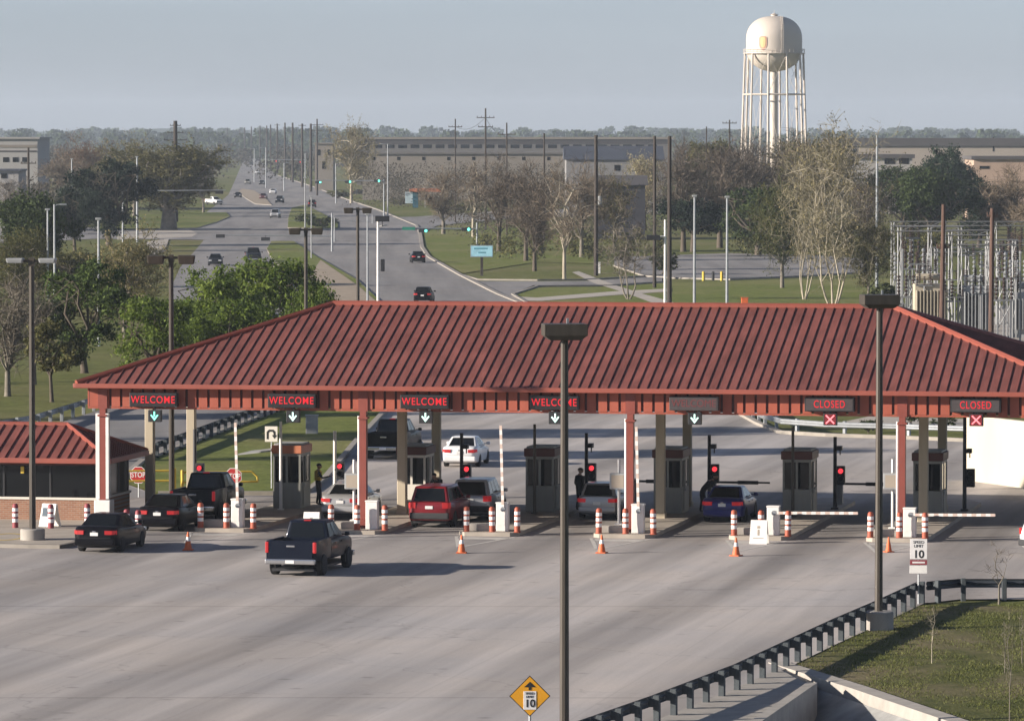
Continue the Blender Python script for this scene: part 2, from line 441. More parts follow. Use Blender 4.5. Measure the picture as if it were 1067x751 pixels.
    m['uniform'] = mat('dark_uniform', (0.016, 0.017, 0.02), 0.9, 0, 0.2, 6.0)
    m['trouser'] = mat('dark_trousers', (0.02, 0.021, 0.026), 0.9, 0, 0.2, 6.0)
    m['vest'] = mat('yellow_vest', (0.50, 0.33, 0.04), 0.7, 0, 0.1, 6.0)
    m['hair'] = mat('dark_hair', (0.012, 0.010, 0.009), 0.7, 0, 0.2, 8.0)
    # brick
    b, nt, bs = newmat('brown_brick')
    tc = N(nt, 'ShaderNodeTexCoord'); mp = N(nt, 'ShaderNodeMapping')
    mp.inputs['Rotation'].default_value = (R(90), 0, 0)
    br = N(nt, 'ShaderNodeTexBrick', Scale=1.0)
    br.inputs['Color1'].default_value = (0.23, 0.105, 0.062, 1); br.inputs['Color2'].default_value = (0.30, 0.15, 0.09, 1)
    br.inputs['Mortar'].default_value = (0.30, 0.25, 0.2, 1)
    br.inputs['Brick Width'].default_value = 0.24; br.inputs['Row Height'].default_value = 0.085; br.inputs['Mortar Size'].default_value = 0.008
    L(nt, tc.outputs['Object'], mp.inputs[0]); L(nt, mp.outputs[0], br.inputs['Vector'])
    L(nt, br.outputs['Color'], bs.inputs['Base Color']); bs.inputs['Roughness'].default_value = 0.9
    m['brick'] = b
mk()
# ================================================================== SETTING
def sheet(name, px, m, z, kind='structure'):
    mb = MB(); pts = [gp(*q) if not isinstance(q, Vector) else q for q in px]
    a = sum(pts[i].x * pts[(i + 1) % len(pts)].y - pts[(i + 1) % len(pts)].x * pts[i].y for i in range(len(pts)))
    if a < 0: pts = pts[::-1]
    mb.poly([(q.x, q.y, z) for q in pts])
    return structure(name, mb, m)

def kerb(px, h=0.13, w=0.22, name='kerb', m=None, z0=-0.06):
    pts = [gp(*q) if not isinstance(q, Vector) else q for q in px]
    mb = MB(); n = len(pts); row = []
    for i, q in enumerate(pts):
        d = (pts[min(i + 1, n - 1)] - pts[max(i - 1, 0)]); d.z = 0; d.normalize()
        nrm = Vector((-d.y, d.x, 0)) * (w / 2)
        row.append([(q.x + nrm.x, q.y + nrm.y, z0), (q.x + nrm.x, q.y + nrm.y, h), (q.x - nrm.x, q.y - nrm.y, h), (q.x - nrm.x, q.y - nrm.y, z0)])
    for i in range(n):
        mb.v += [Vector(p) for p in row[i]]
    for i in range(n - 1):
        for k in range(4):
            mb.f.append([i * 4 + k, (i + 1) * 4 + k, (i + 1) * 4 + (k + 1) % 4, i * 4 + (k + 1) % 4]); mb.m.append(0)
    mb.f.append([0, 1, 2, 3]); mb.m.append(0); mb.f.append([n * 4 - 4 + k for k in (3, 2, 1, 0)]); mb.m.append(0)
    return structure(name, mb, m or M_['kerb'])

def raised(name, px, mtop, h=0.13, rim=0.2):
    """raised island: concrete rim with its own top sheet"""
    pts = [gp(*q) for q in px]
    structure(name + '_kerb', MB().prism(pts, -0.06, h), M_['kerb'])
    c = sum(pts, Vector()) / len(pts)
    ins = []
    for q in pts:
        d = q - c; ln = max(d.length, 0.01)
        ins.append(q - d * min(0.3, rim / ln * 1.3))
    sheet(name, ins, mtop, h + 0.006)

# culvert frame (bottom right): sketched on the ground, floor sunk
CH_A = gp(820, 690); CH_B = gp(1003, 751)
def channel_depth(x, y):
    """how far the ground is sunk at x,y (drainage channel beside the plaza corner)"""
    # channel runs towards the camera, right of the apron, left of the bank edge
    pb = [gp(822, 689), gp(905, 716), gp(1003, 749), gp(1090, 778)]
    edge = None
    for i in range(len(pb) - 1):
        if pb[i + 1].y <= y <= pb[i].y:
            k = (y - pb[i].y) / (pb[i + 1].y - pb[i].y); edge = pb[i].x + k * (pb[i + 1].x - pb[i].x)
    if edge is None:
        if y < pb[-1].y: edge = pb[-1].x
        else: return 0.0
    d = edge - x
    if d <= 0: return 0.0
    return min(2.6, d * 0.75)

def build_ground():
    b = MB()
    xs = [-9000, -3000, -1000, -300, -100, -50, -25, -10, 0, 3, 5, 6] + [6.5 + 0.5 * i for i in range(30)] + [22, 26, 32, 45, 80, 200, 600, 2000, 5000, 9000]
    y0 = 120.0
    ys = [-600, -100, 0, 60, 90, 110] + [y0 + 1.0 * i for i in range(50)] + [172, 176, 185, 200, 220, 260, 320, 420, 600, 900, 1400, 2200, 3500, 6000, 9500]
    rnd = random.Random(3)
    idx = {}
    for j, y in enumerate(ys):
        for i, x in enumerate(xs):
            z = -0.05
            if 5.0 < x < 22.5 and 119 < y < 171: z -= channel_depth(x, y)
            elif 119 < y < 171 and x >= 22.5: z -= 0.0
            idx[i, j] = len(b.v); b.v.append(Vector((x, y, z)))
    for j in range(len(ys) - 1):
        for i in range(len(xs) - 1):
            b.f.append([idx[i, j], idx[i + 1, j], idx[i + 1, j + 1], idx[i, j + 1]]); b.m.append(0)
    structure('ground', b, M_['grass'], smooth=50)
build_ground()

# foreground guardrail line: ground points of the posts
RAIL_PX = [(520, 815), (597, 781), (680, 751), (766, 717), (820, 691), (870, 667), (915, 647), (957, 627)]
RAIL2_PX = [(957, 627), (1000, 624), (1067, 624), (1150, 622), (1300, 622)]
OFF = Vector((0.15, -0.5, 0))
RAILP = [gp(*q) for q in RAIL_PX]; RAIL2P = [gp(*q) for q in RAIL2_PX]
plaza = [Vector((-70, 100, 0)), Vector((-6, 100, 0))] + [p + OFF for p in RAILP] + [p for p in RAIL2P[1:]] + \
        [gp(1500, 600), gp(1500, 470), gp(1067, 463), gp(940, 457.5), gp(862, 455), gp(812, 452), gp(790, 443), gp(770, 432), gp(700, 395), gp(640, 362), gp(545, 317),
         gp(395, 317), gp(410, 360), gp(408, 400), gp(403, 428), gp(372, 462), gp(340, 500), gp(322, 513), gp(300, 516), gp(165, 516), gp(120, 500), gp(20, 520), gp(-300, 520)]
sheet('plaza_pavement', plaza, M_['plaza'], 0.0)
# outbound lane on the far side of the guard house
sheet('side_road', [(165, 517), (124, 503), (150, 481), (282, 432), (345, 404), (402, 378), (330, 366), (200, 396), (82, 434), (36, 449), (-120, 476), (-300, 505), (-300, 545), (30, 530)], M_['road'], 0.006)
# main road: both carriageways, then the crossing street
main_road = [(560, 325), (520, 307), (480, 287), (447, 268), (440, 258), (438, 244), (434, 235), (412, 226), (395, 219), (362, 208), (326, 194.5), (290, 183), (277, 174), (270, 166), (266, 158), (263, 152),
             (258.5, 152), (257, 158), (254, 166), (249, 178), (244, 190), (238, 203), (226, 213), (214, 222), (205, 231), (204, 240), (214, 248), (206, 258), (188, 278), (178, 300), (172, 330), (178, 362), (200, 396), (330, 366), (402, 378), (410, 345)]
sheet('main_road', main_road, M_['road'], 0.012)
sheet('crossing_road', [(-200, 243), (60, 238), (205, 231.5), (230, 229), (434, 226), (470, 223), (528, 219.5), (700, 214), (700, 222), (530, 228), (456, 235), (440, 243), (438, 250), (300, 252), (206, 250), (100, 249), (-200, 262)], M_['road'], 0.024)
raised('median_grass', [(306, 252), (330, 268), (372, 292), (404, 322), (412, 352), (398, 352), (372, 332), (332, 318), (302, 290), (282, 268), (278, 260), (283, 252)], M_['lawn'])
raised('median_dirt', [(334, 272), (372, 298), (400, 322), (404, 345), (375, 330), (345, 312), (322, 290)], M_['dirt'], 0.15)
raised('upper_median', [(300, 238), (352, 239), (352, 232), (338, 224), (318, 214), (304, 217), (300, 228)], M_['lawn'])
raised('far_median', [(266, 213), (283, 214), (276, 206), (265, 199), (252, 197), (248, 201), (256, 207)], M_['dirt'])
# left corner block with the big oak
raised('corner_grass', [(100, 241), (160, 239), (205, 238), (226, 232), (240, 226), (236, 222), (206, 222), (150, 224), (110, 226)], M_['lawn'])
sheet('corner_footpath', [(122, 243), (160, 240), (196, 239), (206, 243), (200, 247), (150, 249), (122, 250)], M_['walk'], 0.03)
sheet('left_apron', [(152, 252), (176, 249), (172, 262), (158, 266)], M_['walk'], 0.036)
# right hand lawn, paths, car park
kerb([(545, 317), (520, 307), (480, 287), (447, 268), (440, 258), (438, 244), (434, 235), (412, 226), (395, 219), (362, 208), (326, 194.5), (290, 183)], 0.14, 0.5)
kerb([(326, 366), (345, 345), (330, 325), (300, 300), (284, 275)], 0.12, 0.3)
sheet('lawn_verge', [(441, 243), (456, 237), (540, 233), (600, 243), (620, 262), (622, 275), (560, 273), (482, 285), (450, 267), (443, 258)], M_['lawn'], 0.03)
sheet('side_drive', [(482, 288), (500, 293), (560, 293.5), (612, 293), (690, 288), (690, 293), (630, 297), (556, 297.5), (545, 302), (535, 307), (550, 317), (560, 325), (540, 318), (515, 306)], M_['road'], 0.036)
kerb([(482, 287), (498, 291.6), (560, 292.2), (606, 291.8), (690, 287)], 0.13, 0.3)
kerb([(690, 294), (634, 298), (560, 298.6), (547, 303), (534, 307), (551, 317), (570, 328)], 0.13, 0.3)
sheet('lower_lawn', [(549, 303), (562, 299.5), (634, 299), (690, 295), (800, 292), (1000, 288), (1040, 330), (800, 350), (640, 360), (573, 328), (553, 317), (537, 307)], M_['lawn'], 0.02)
sheet('footpath', [(596, 284), (603, 283), (640, 297), (668, 306), (690, 312), (710, 318), (700, 322), (680, 316), (650, 305), (618, 295)], M_['walk'], 0.045)
sheet('footpath', [(530, 309), (560, 310.5), (640, 304), (700, 301), (700, 304), (640, 308), (565, 314), (540, 314)], M_['walk'], 0.052)
sheet('car_park', [(640, 268), (700, 266), (760, 264), (850, 266), (900, 270), (900, 283), (840, 287), (760, 290.5), (700, 289), (672, 287), (640, 276)], M_['walk'] if False else M_['road'], 0.04)
kerb([(640, 277), (672, 288), (700, 290), (760, 291.5), (840, 288), (900, 284)], 0.13, 0.3)
# grass lot at the far right, behind the plaza
kerb([(700, 393), (770, 431), (790, 442), (812, 451), (862, 454), (940, 456.5), (1067, 462), (1400, 469)], 0.15, 0.35)
sheet('turn_road', [(872, 441), (905, 434), (990, 436), (1067, 440), (1300, 446), (1300, 458), (1067, 450), (960, 445)], M_['walk'], 0.016)
kerb([(403, 427), (371, 461), (339, 499), (321, 512), (300, 515), (165, 515)], 0.15, 0.3)
kerb([(124, 502), (150, 480), (282, 431), (345, 403)], 0.15, 0.3)
sheet('plaza_lawn', [(165, 514), (126, 501), (151, 481), (282, 432), (345, 404), (402, 380), (401, 427), (369, 461), (337, 498), (319, 511), (300, 514)], M_['lawn'], 0.02)
# guard house apron with its raised edge
raised('guardhouse_apron', [(-200, 566), (30, 571), (62, 571.5), (76, 569), (88, 562), (98, 552), (112, 540), (100, 530), (-200, 528)], M_['island'], 0.15)

# traffic islands between the lanes
for i, t in enumerate(ISL):
    b = MB(); h = 0.16; w = 1.25
    pts = [(-w + 0.3, -1.9), (w - 0.3, -1.9), (w, -1.5), (w, 19.5), (0.5, 21.5), (-0.5, 21.5), (-w, 19.5), (-w, -1.5)]
    b.prism(pts, -0.05, h)
    structure('traffic_island', b, M_['island'], at=loc(t, 0), rz=-TH)
    # low crash block at the front of the island, and the worn chevron ahead of it
    g = MB(); z = 0.006
    for s in (-1, 1):
        g.add([(s * 1.3, -2.2, z), (s * 1.12, -2.2, z), (s * 0.06, -7.2, z), (s * 0.06, -7.9, z)], [(0, 1, 2, 3) if s < 0 else (3, 2, 1, 0)])
    g.add([(-1.1, -2.6, z), (-0.78, -3.6, z), (0.78, -3.6, z), (1.1, -2.6, z)], [(0, 1, 2, 3)])
    structure('worn_chevron_marking', g, M_['line'], at=loc(t, 0), rz=-TH)
# worn yellow edge loop painted near the light pole on the apron
lp = MB()
for k in range(14):
    a0, a1 = 2 * PI * k / 14, 2 * PI * (k + 1) / 14
    f = lambda a, r: (r * 0.72 * math.cos(a), r * 1.9 * math.sin(a), 0)
    lp.add([f(a0, 1), f(a1, 1), f(a1, .86), f(a0, .86)], [(3, 2, 1, 0)])
structure('yellow_loop_marking', lp, M_['yline'], at=gp(7, 559, 0.162) + Vector((0, 0, 0)))

# ------------------------------------------------ culvert apron, head wall and channel at the bottom right corner
def build_culvert():
    # deck beside the guardrail
    deck = [gp(420, 872), gp(594, 783), gp(677, 753), gp(763, 719), gp(812, 697), gp(846, 716), gp(800, 745), gp(752, 775), gp(640, 860), gp(560, 920)]
    b = MB(); b.prism(deck, -2.8, 0.02)
    structure('culvert_deck', b, M_['conc'])
    j = MB()
    for k in range(9):
        yy = 757 - k * 6.6
        a = gp(768 - (yy - 717) * 2.5 + (8 if k < 6 else 20), yy); q = gp(841 - (yy + 3 - 716.5) * 1.606, yy + 3) if k < 6 else gp(838, yy + 3)
        if (q - a).length < .5 or q.x < a.x: continue
        d = (q - a); n = Vector((-d.y, d.x, 0)).normalized() * 0.03
        j.add([(a.x + n.x, a.y + n.y, .027), (a.x - n.x, a.y - n.y, .027), (q.x - n.x, q.y - n.y, .027), (q.x + n.x, q.y + n.y, .027)], [(0, 1, 2, 3)])
    structure('deck_post_shadows', j, M_['chan'])  # thin dark strips standing in for guardrail post shadows on the deck
    a, q = gp(846, 716.5), gp(640, 860)
    d = (q - a).normalized(); n = Vector((-d.y, d.x, 0)) * 0.16
    w = MB(); w.prism([a + n, q + n, q - n, a - n], -2.8, 0.17)
    o = w.build('culvert_headwall', M_['conc']); tag(o, 'low grey concrete head wall along the culvert deck by the drainage channel', 'wall')
    # concrete strip along the channel's grass edge
    e = [gp(818, 690), gp(905, 717), gp(1003, 750), gp(1090, 780)]
    s = MB()
    for i in range(3):
        p0, p1 = e[i], e[i + 1]
        dd = (p1 - p0); nn = Vector((-dd.y, dd.x, 0)).normalized()
        if nn.x > 0: nn = -nn
        s.add([(p0.x, p0.y, 0.05), (p1.x, p1.y, 0.05), (p1.x + nn.x * .55, p1.y + nn.y * .55, 0.03), (p0.x + nn.x * .55, p0.y + nn.y * .55, 0.03),
               (p1.x + nn.x * .62, p1.y + nn.y * .62, -0.5), (p0.x + nn.x * .62, p0.y + nn.y * .62, -0.5)], [(0, 1, 2, 3), (3, 2, 4, 5)])
        # sloping lining under it
        s.add([(p0.x + nn.x * .62, p0.y + nn.y * .62, -0.3), (p1.x + nn.x * .62, p1.y + nn.y * .62, -0.3), (p1.x + nn.x * 4.2, p1.y + nn.y * 4.2, -2.45), (p0.x + nn.x * 4.2, p0.y + nn.y * 4.2, -2.45),
               (p1.x + nn.x * 12, p1.y + nn.y * 12, -2.45), (p0.x + nn.x * 12, p0.y + nn.y * 12, -2.45)], [(0, 1, 2, 3), (3, 2, 4, 5)], 1)
    for f in s.f: pass
    structure('channel_lining', s, [M_['conc'], M_['chan']])
    # upper end of the channel: apron that slopes down from the plaza corner
    t = MB()
    p = [gp(806, 693), gp(822, 690), gp(852, 707), gp(846, 717)]
    t.add([(p[0].x, p[0].y, .03), (p[1].x, p[1].y, .034), (p[2].x, p[2].y, -0.2), (p[3].x, p[3].y, -0.25)], [(3, 2, 1, 0)])
    structure('channel_apron', t, M_['conc'])
build_culvert()

# grass tufts on the bank by the channel
def grass_tufts():
    rnd = random.Random(21); b = MB()
    tri = [gp(957, 630), gp(1090, 629), gp(1090, 776), gp(1003, 748), gp(905, 715), gp(826, 690)]
    poly = [(p.x, p.y) for p in tri]
    def inside(x, y):
        c = False; j = len(poly) - 1
        for i in range(len(poly)):
            xi, yi = poly[i]; xj, yj = poly[j]
            if (yi > y) != (yj > y) and x < (xj - xi) * (y - yi) / (yj - yi) + xi: c = not c
            j = i
        return c
    x0, x1 = min(p[0] for p in poly), max(p[0] for p in poly); y0, y1 = min(p[1] for p in poly), max(p[1] for p in poly)
    n = 0
    while n < 26000:
        x, y = rnd.uniform(x0, x1), rnd.uniform(y0, y1)
        if not inside(x, y): continue
        if math.sin(x * 1.9 + 2 * math.sin(y * .37)) * math.sin(y * 0.5 + x * .6) + rnd.uniform(-.7, .7) < -.15: continue
        n += 1
        a = rnd.uniform(0, 2 * PI); h = rnd.uniform(.0, .05) * (2.5 if rnd.random() < .04 else 1); w = rnd.uniform(.012, .03)
        lx, ly = rnd.gauss(0, .05), rnd.gauss(0, .05)
        b.add([(x - w * math.cos(a), y - w * math.sin(a), -.06), (x + w * math.cos(a), y + w * math.sin(a), -.06), (x + lx, y + ly, h)], [(0, 1, 2)])
    o = b.build('grass', leafmat('grass_blade', (0.055, 0.075, 0.016), (0.17, 0.175, 0.055), 0.2)); tag(o, 'short patchy grass blades on the bank by the drainage channel', 'grass', kind='stuff')
sheet('grass_bank', [(950, 632.5), (957, 630.5), (1120, 630), (1120, 788), (1003, 750.5), (905, 717), (823, 690)], M_['bank'], -0.02)
grass_tufts()
# ================================================================== CANOPY
FV = 0.0                                  # fascia plane
VB = 16.8                                 # back fascia plane
YF = place(600, FV).y
def zf(px, py, v=FV): return zat(px, py, place(px, v).y)
Z_FB = zf(500, 427); Z_GT = zf(500, 402.5); Z_GB = zf(500, 407.5)
VM = (FV + VB) / 2
Z_R = zat(640, 319, place(640, VM).y)
T_RL, T_RR = tof(347, VM), tof(930, VM)
EV = 0.55                                 # eave overhang
T_L = tof(80, FV - EV); T_R = T_RR + (T_RL - T_L)
def build_canopy():
    g = empty('toll_plaza_canopy', loc(0, 0, 0), 'long red hipped metal roof canopy on columns spanning all the checkpoint lanes', 'canopy', rz=-TH)
    # --- roof (local frame: x = u, y = v)
    e0, e1 = FV - EV, VB + EV; z0, z1 = Z_GT - 0.02, Z_R
    A, B, Cc, D = (T_L, e0, z0), (T_R, e0, z0), (T_R, e1, z0), (T_L, e1, z0)
    E, G = (T_RL, VM, z1), (T_RR, VM, z1)
    b = MB()
    b.add([A, B, G, E], [(0, 1, 2, 3)]); b.add([Cc, D, E, G], [(0, 1, 2, 3)]); b.add([D, A, E], [(0, 1, 2)]); b.add([B, Cc, G], [(0, 1, 2)])
    sp = 0.41; sw, sh = 0.02, 0.042
    def seam(p, q):
        d = (Vector(q) - Vector(p)); L_ = d.length
        if L_ < 0.15: return
        d.normalize(); s = d.cross(Vector((0, 0, 1))).normalized(); n = s.cross(d)
        P, Q = Vector(p), Vector(q)
        vs = [P - s * sw, P + s * sw, Q + s * sw, Q - s * sw, P - s * sw + n * sh, P + s * sw + n * sh, Q + s * sw + n * sh, Q - s * sw + n * sh]
        b.add(vs, [(4, 5, 6, 7), (0, 1, 5, 4), (1, 2, 6, 5), (2, 3, 7, 6), (3, 0, 4, 7)])
    k = int((T_R - T_L) / sp)
    for i in range(1, k):
        t = T_L + i * (T_R - T_L) / k
        if t < T_RL: fr = (t - T_L) / (T_RL - T_L)
        elif t > T_RR: fr = (T_R - t) / (T_R - T_RR)
        else: fr = 1
        vt = e0 + (VM - e0) * fr; zt = z0 + (z1 - z0) * fr
        seam((t, e0, z0), (t, vt, zt)); seam((t, e1, z0), (t, e1 - (vt - e0), zt))
    k = int((e1 - e0) / sp)
    for i in range(1, k):
        v = e0 + i * (e1 - e0) / k; fr = 1 - abs(v - VM) / (VM - e0)
        zt = z0 + (z1 - z0) * fr
        seam((T_L, v, z0), (T_L + (T_RL - T_L) * fr, v, zt)); seam((T_R, v, z0), (T_R - (T_R - T_RR) * fr, v, zt))
    roof = b.build('roof', M_['roof'], g)
    c = MB()
    for p, q in ((E, G), (A, E), (B, G), (Cc, G), (D, E)):
        c.path([Vector(p) + Vector((0, 0, .04)), Vector(q) + Vector((0, 0, .04))], 0.13, 6)
    c.build('ridge_cap', M_['rooftrim'], roof)
    s = MB()                                   # faint dark smear streaked on the front slope
    # gutter all round
    gt = MB()
    x0, x1 = T_L - .04, T_R + .04; y0, y1 = e0 - .04, e1 + .04
    gt.bbox(x0, y0 - .10, Z_GB, x1, y0 + .04, Z_GT, .03); gt.bbox(x0, y1 - .04, Z_GB, x1, y1 + .10, Z_GT, .03)
    gt.bbox(x0 - .10, y0, Z_GB, x0 + .04, y1, Z_GT, .03); gt.bbox(x1 - .04, y0, Z_GB, x1 + .10, y1, Z_GT, .03)
    gt.build('gutter', M_['rooftrim'], g)
    # soffit between gutter and fascia, and under the fascia
    so = MB(); so.box(x0 + .05, y0 + .05, Z_GB + .02, x1 - .05, y1 - .05, Z_GB + .06)
    so.box(T_L + .5, FV + .14, Z_FB + .10, T_R - .5, VB - .14, Z_FB + .16)
    so.build('soffit', M_['soffit'], g)
    # fascia: grooved panels on all four sides
    f = MB()
    fl, fr_ = T_L + 0.40, T_R - 0.40
    for y, d in ((FV, -1), (VB, 1)):
        f.box(fl, y, Z_FB, fr_, y + .10 * -d, Z_GB + .015, 1)
        n = int((fr_ - fl) / 0.47)
        for i in range(n):
            a = fl + (fr_ - fl) * i / n; w = (fr_ - fl) / n
            f.box(a + .055, y + d * .002, Z_FB - .02, a + w - .055, y + d * .075, Z_GB + .012, 0)
        f.box(fl - .04, y + d * .002, Z_FB - .10, fr_ + .04, y + d * .05, Z_FB - .022, 0)
    for x, d in ((fl, -1), (fr_, 1)):
        f.box(x, FV + .11, Z_FB, x - d * .1, VB - .11, Z_GB + .015, 1)
        n = int((VB - FV) / 0.47)
        for i in range(n):
            a = FV + (VB - FV) * i / n; w = (VB - FV) / n
            f.box(x + d * .002, a + .055, Z_FB - .02, x + d * .075, a + w - .055, Z_GB + .012, 0)
    f.build('fascia', [M_['fascia'], M_['fasciadark']], g)
    # columns: front red row, two tan rows behind
    for px in (108, 379, 657, 940):
        t = tof(px, FV)
        c = MB()
        c.box(t - .13, FV - .13, 0.0, t + .13, FV + .19, Z_FB - .105)
        c.box(t - .20, FV - .125, Z_FB - .10, t + .20, FV - .078, Z_GB + .01)
        c.box(t - .20, FV - .2, Z_FB - .42, t + .20, FV + .25, Z_FB - .34)
        c.box(t - .26, FV - .26, 0.1, t + .26, FV + .32, .5)
        col = c.build('column', M_['redsteel'], g)
        d = MB(); d.path([(t - .20, FV - .02, Z_FB - .3), (t - .20, FV - .02, .3)], .055, 8)
        if px == 108:
            d.bbox(t - .34, FV - .3, .0, t + .36, FV + .4, 1.15, .04); d.box(t + .135, FV - .14, 1.2, t + .26, FV + .1, Z_FB - .3); d.box(t - .30, FV - .14, 1.2, t - .135, FV + .1, Z_FB - .3)
        d.build('downpipe', M_['white'], col)
    for v in (7.6, 14.8):
        for px in (108, 379, 657, 940):
            t = tof(px, FV)
            c = MB(); c.bbox(t - .19, v - .19, 0, t + .19, v + .19, Z_FB + .12, .025, seg=1)
            c.bbox(t - .24, v - .24, 0, t + .24, v + .24, .38, .03, seg=1)
            c.build('column', M_['tan'], g)
    # end row columns of the outermost lane on the right
    t = tof(940, FV) + PITCH * 2
    for v in (FV + .0, 7.6, 14.8):
        MB().bbox(t - .24, v - .13 if v == 0 else v - .24, 0, t + .24, v + .24, Z_FB - .105, .025).build('column', M_['tan'] if v else M_['redsteel'], g)
    return g
build_canopy()

# ------------------------------------------------------------------ lettering from the built-in typeface
def text(s, h, m, parent, at, name='lettering', rx=90, ext=0.004, sx=1.0, bold=0.0, spacing=1.0):
    cu = bpy.data.curves.new(name, 'FONT'); cu.body = s; cu.size = h * 1.42
    cu.align_x = 'CENTER'; cu.align_y = 'CENTER'; cu.extrude = ext; cu.offset = bold; cu.space_character = spacing
    cu.materials.append(m)
    o = bpy.data.objects.new(name, cu); C.objects.link(o)
    me = bpy.data.meshes.new_from_object(o.evaluated_get(bpy.context.evaluated_depsgraph_get())); bpy.data.objects.remove(o)
    o = bpy.data.objects.new(name, me); C.objects.link(o); o.parent = parent
    o.location = at; o.rotation_euler = (R(rx), 0, 0); o.scale = (sx, 1, 1)
    return o

M_['lensdark'] = mat('dark_red_lens', (.16, .012, .016), .5)
SIGNS = [(162, 'WELCOME', 'arrow', 'leftmost red WELCOME message board on the fascia, above a green arrow by the guard house'),
         (306, 'WELCOME', 'arrow', 'red WELCOME message board on the fascia above the booth with the sunlit orange band'),
         (444, 'WELCOME', 'arrow', 'red WELCOME message board on the fascia above the red estate car'),
         (579, 'WELCOME', 'arrow', 'red WELCOME message board partly behind the tall centre lamp post'),
         (724, '', 'arrow', 'unlit dark message board on the fascia above the blue car lane'),
         (865, 'CLOSED', 'cross', 'CLOSED message board on the fascia above the empty booth and lowered white arm'),
         (1017, 'CLOSED', 'cross', 'CLOSED message board nearest the cream wall at the canopy end')]
for n, (px, word, sg, lab) in enumerate(SIGNS):
    at = place(px, FV - .08, zf(px, 416.2 + n * 0.95, FV - .08))
    g = empty('message_sign', at, lab, 'sign', 'lane message boards', rz=-TH)
    d = .34
    MB().bbox(-1.02, -d, -.29, 1.02, 0, .29, .02).build('housing', M_['black'] if word else M_['boardoff'], g)
    MB().box(-.96, -d - .012, -.24, .96, -d - .002, .24).build('display', M_['board'] if word == 'WELCOME' else M_['boardoff'], g)
    if word: text(word, .30, M_['ledred'], g, (0, -d - .016, 0), sx=.84 if word == 'WELCOME' else .74, bold=.003, spacing=1.16)
    else: text('WELCOME', .30, M_['leddim'], g, (0, -d - .016, 0), sx=.9)
    lat = place(px + (0 if n else 0), FV - .25, zf(px, 433.2 + n * 0.7, FV - .25))
    sl = empty('lane_signal', lat, ['', ''][0] or ('lane signal with ' + ('a green down arrow' if sg == 'arrow' else 'a red cross') + ' under the ' + ['leftmost WELCOME board', 'second WELCOME board', 'WELCOME board over the red estate car', 'WELCOME board by the lamp post', 'unlit message board', 'CLOSED board by the tall lamp post', 'CLOSED board near the cream wall'][n]), 'lane signal', 'lane control signals', rz=-TH)
    hs = MB().bbox(-.28, -.12, -.25, .28, .12, .25, .02); hs.box(-.03, -.03, .25, .03, .03, .42)
    hs.build('housing', M_['black'], sl)
    a = MB()
    if sg == 'arrow':
        a.box(-.03, -.135, -.02, .03, -.124, .19)
        a.plate([(-.17, .03), (-.13, .07), (0, -.08), (.13, .07), (.17, .03), (0, -.19)], -.135, -.124)
        a.build('arrow', M_['ledgreen'] if n in (0,) else M_['ledwhite'], sl)
    else:
        for s in (-1, 1):
            a.plate([(-.19 * s, -.15), (-.15 * s, -.19), (.19 * s, .15), (.15 * s, .19)], -.135 - .002 * (s > 0), -.124)
        a.build('cross', M_['ledx'], sl)
        MB().box(-.235, -.1235, -.215, .235, -.1205, .215).build('lens', M_['lensdark'], sl)

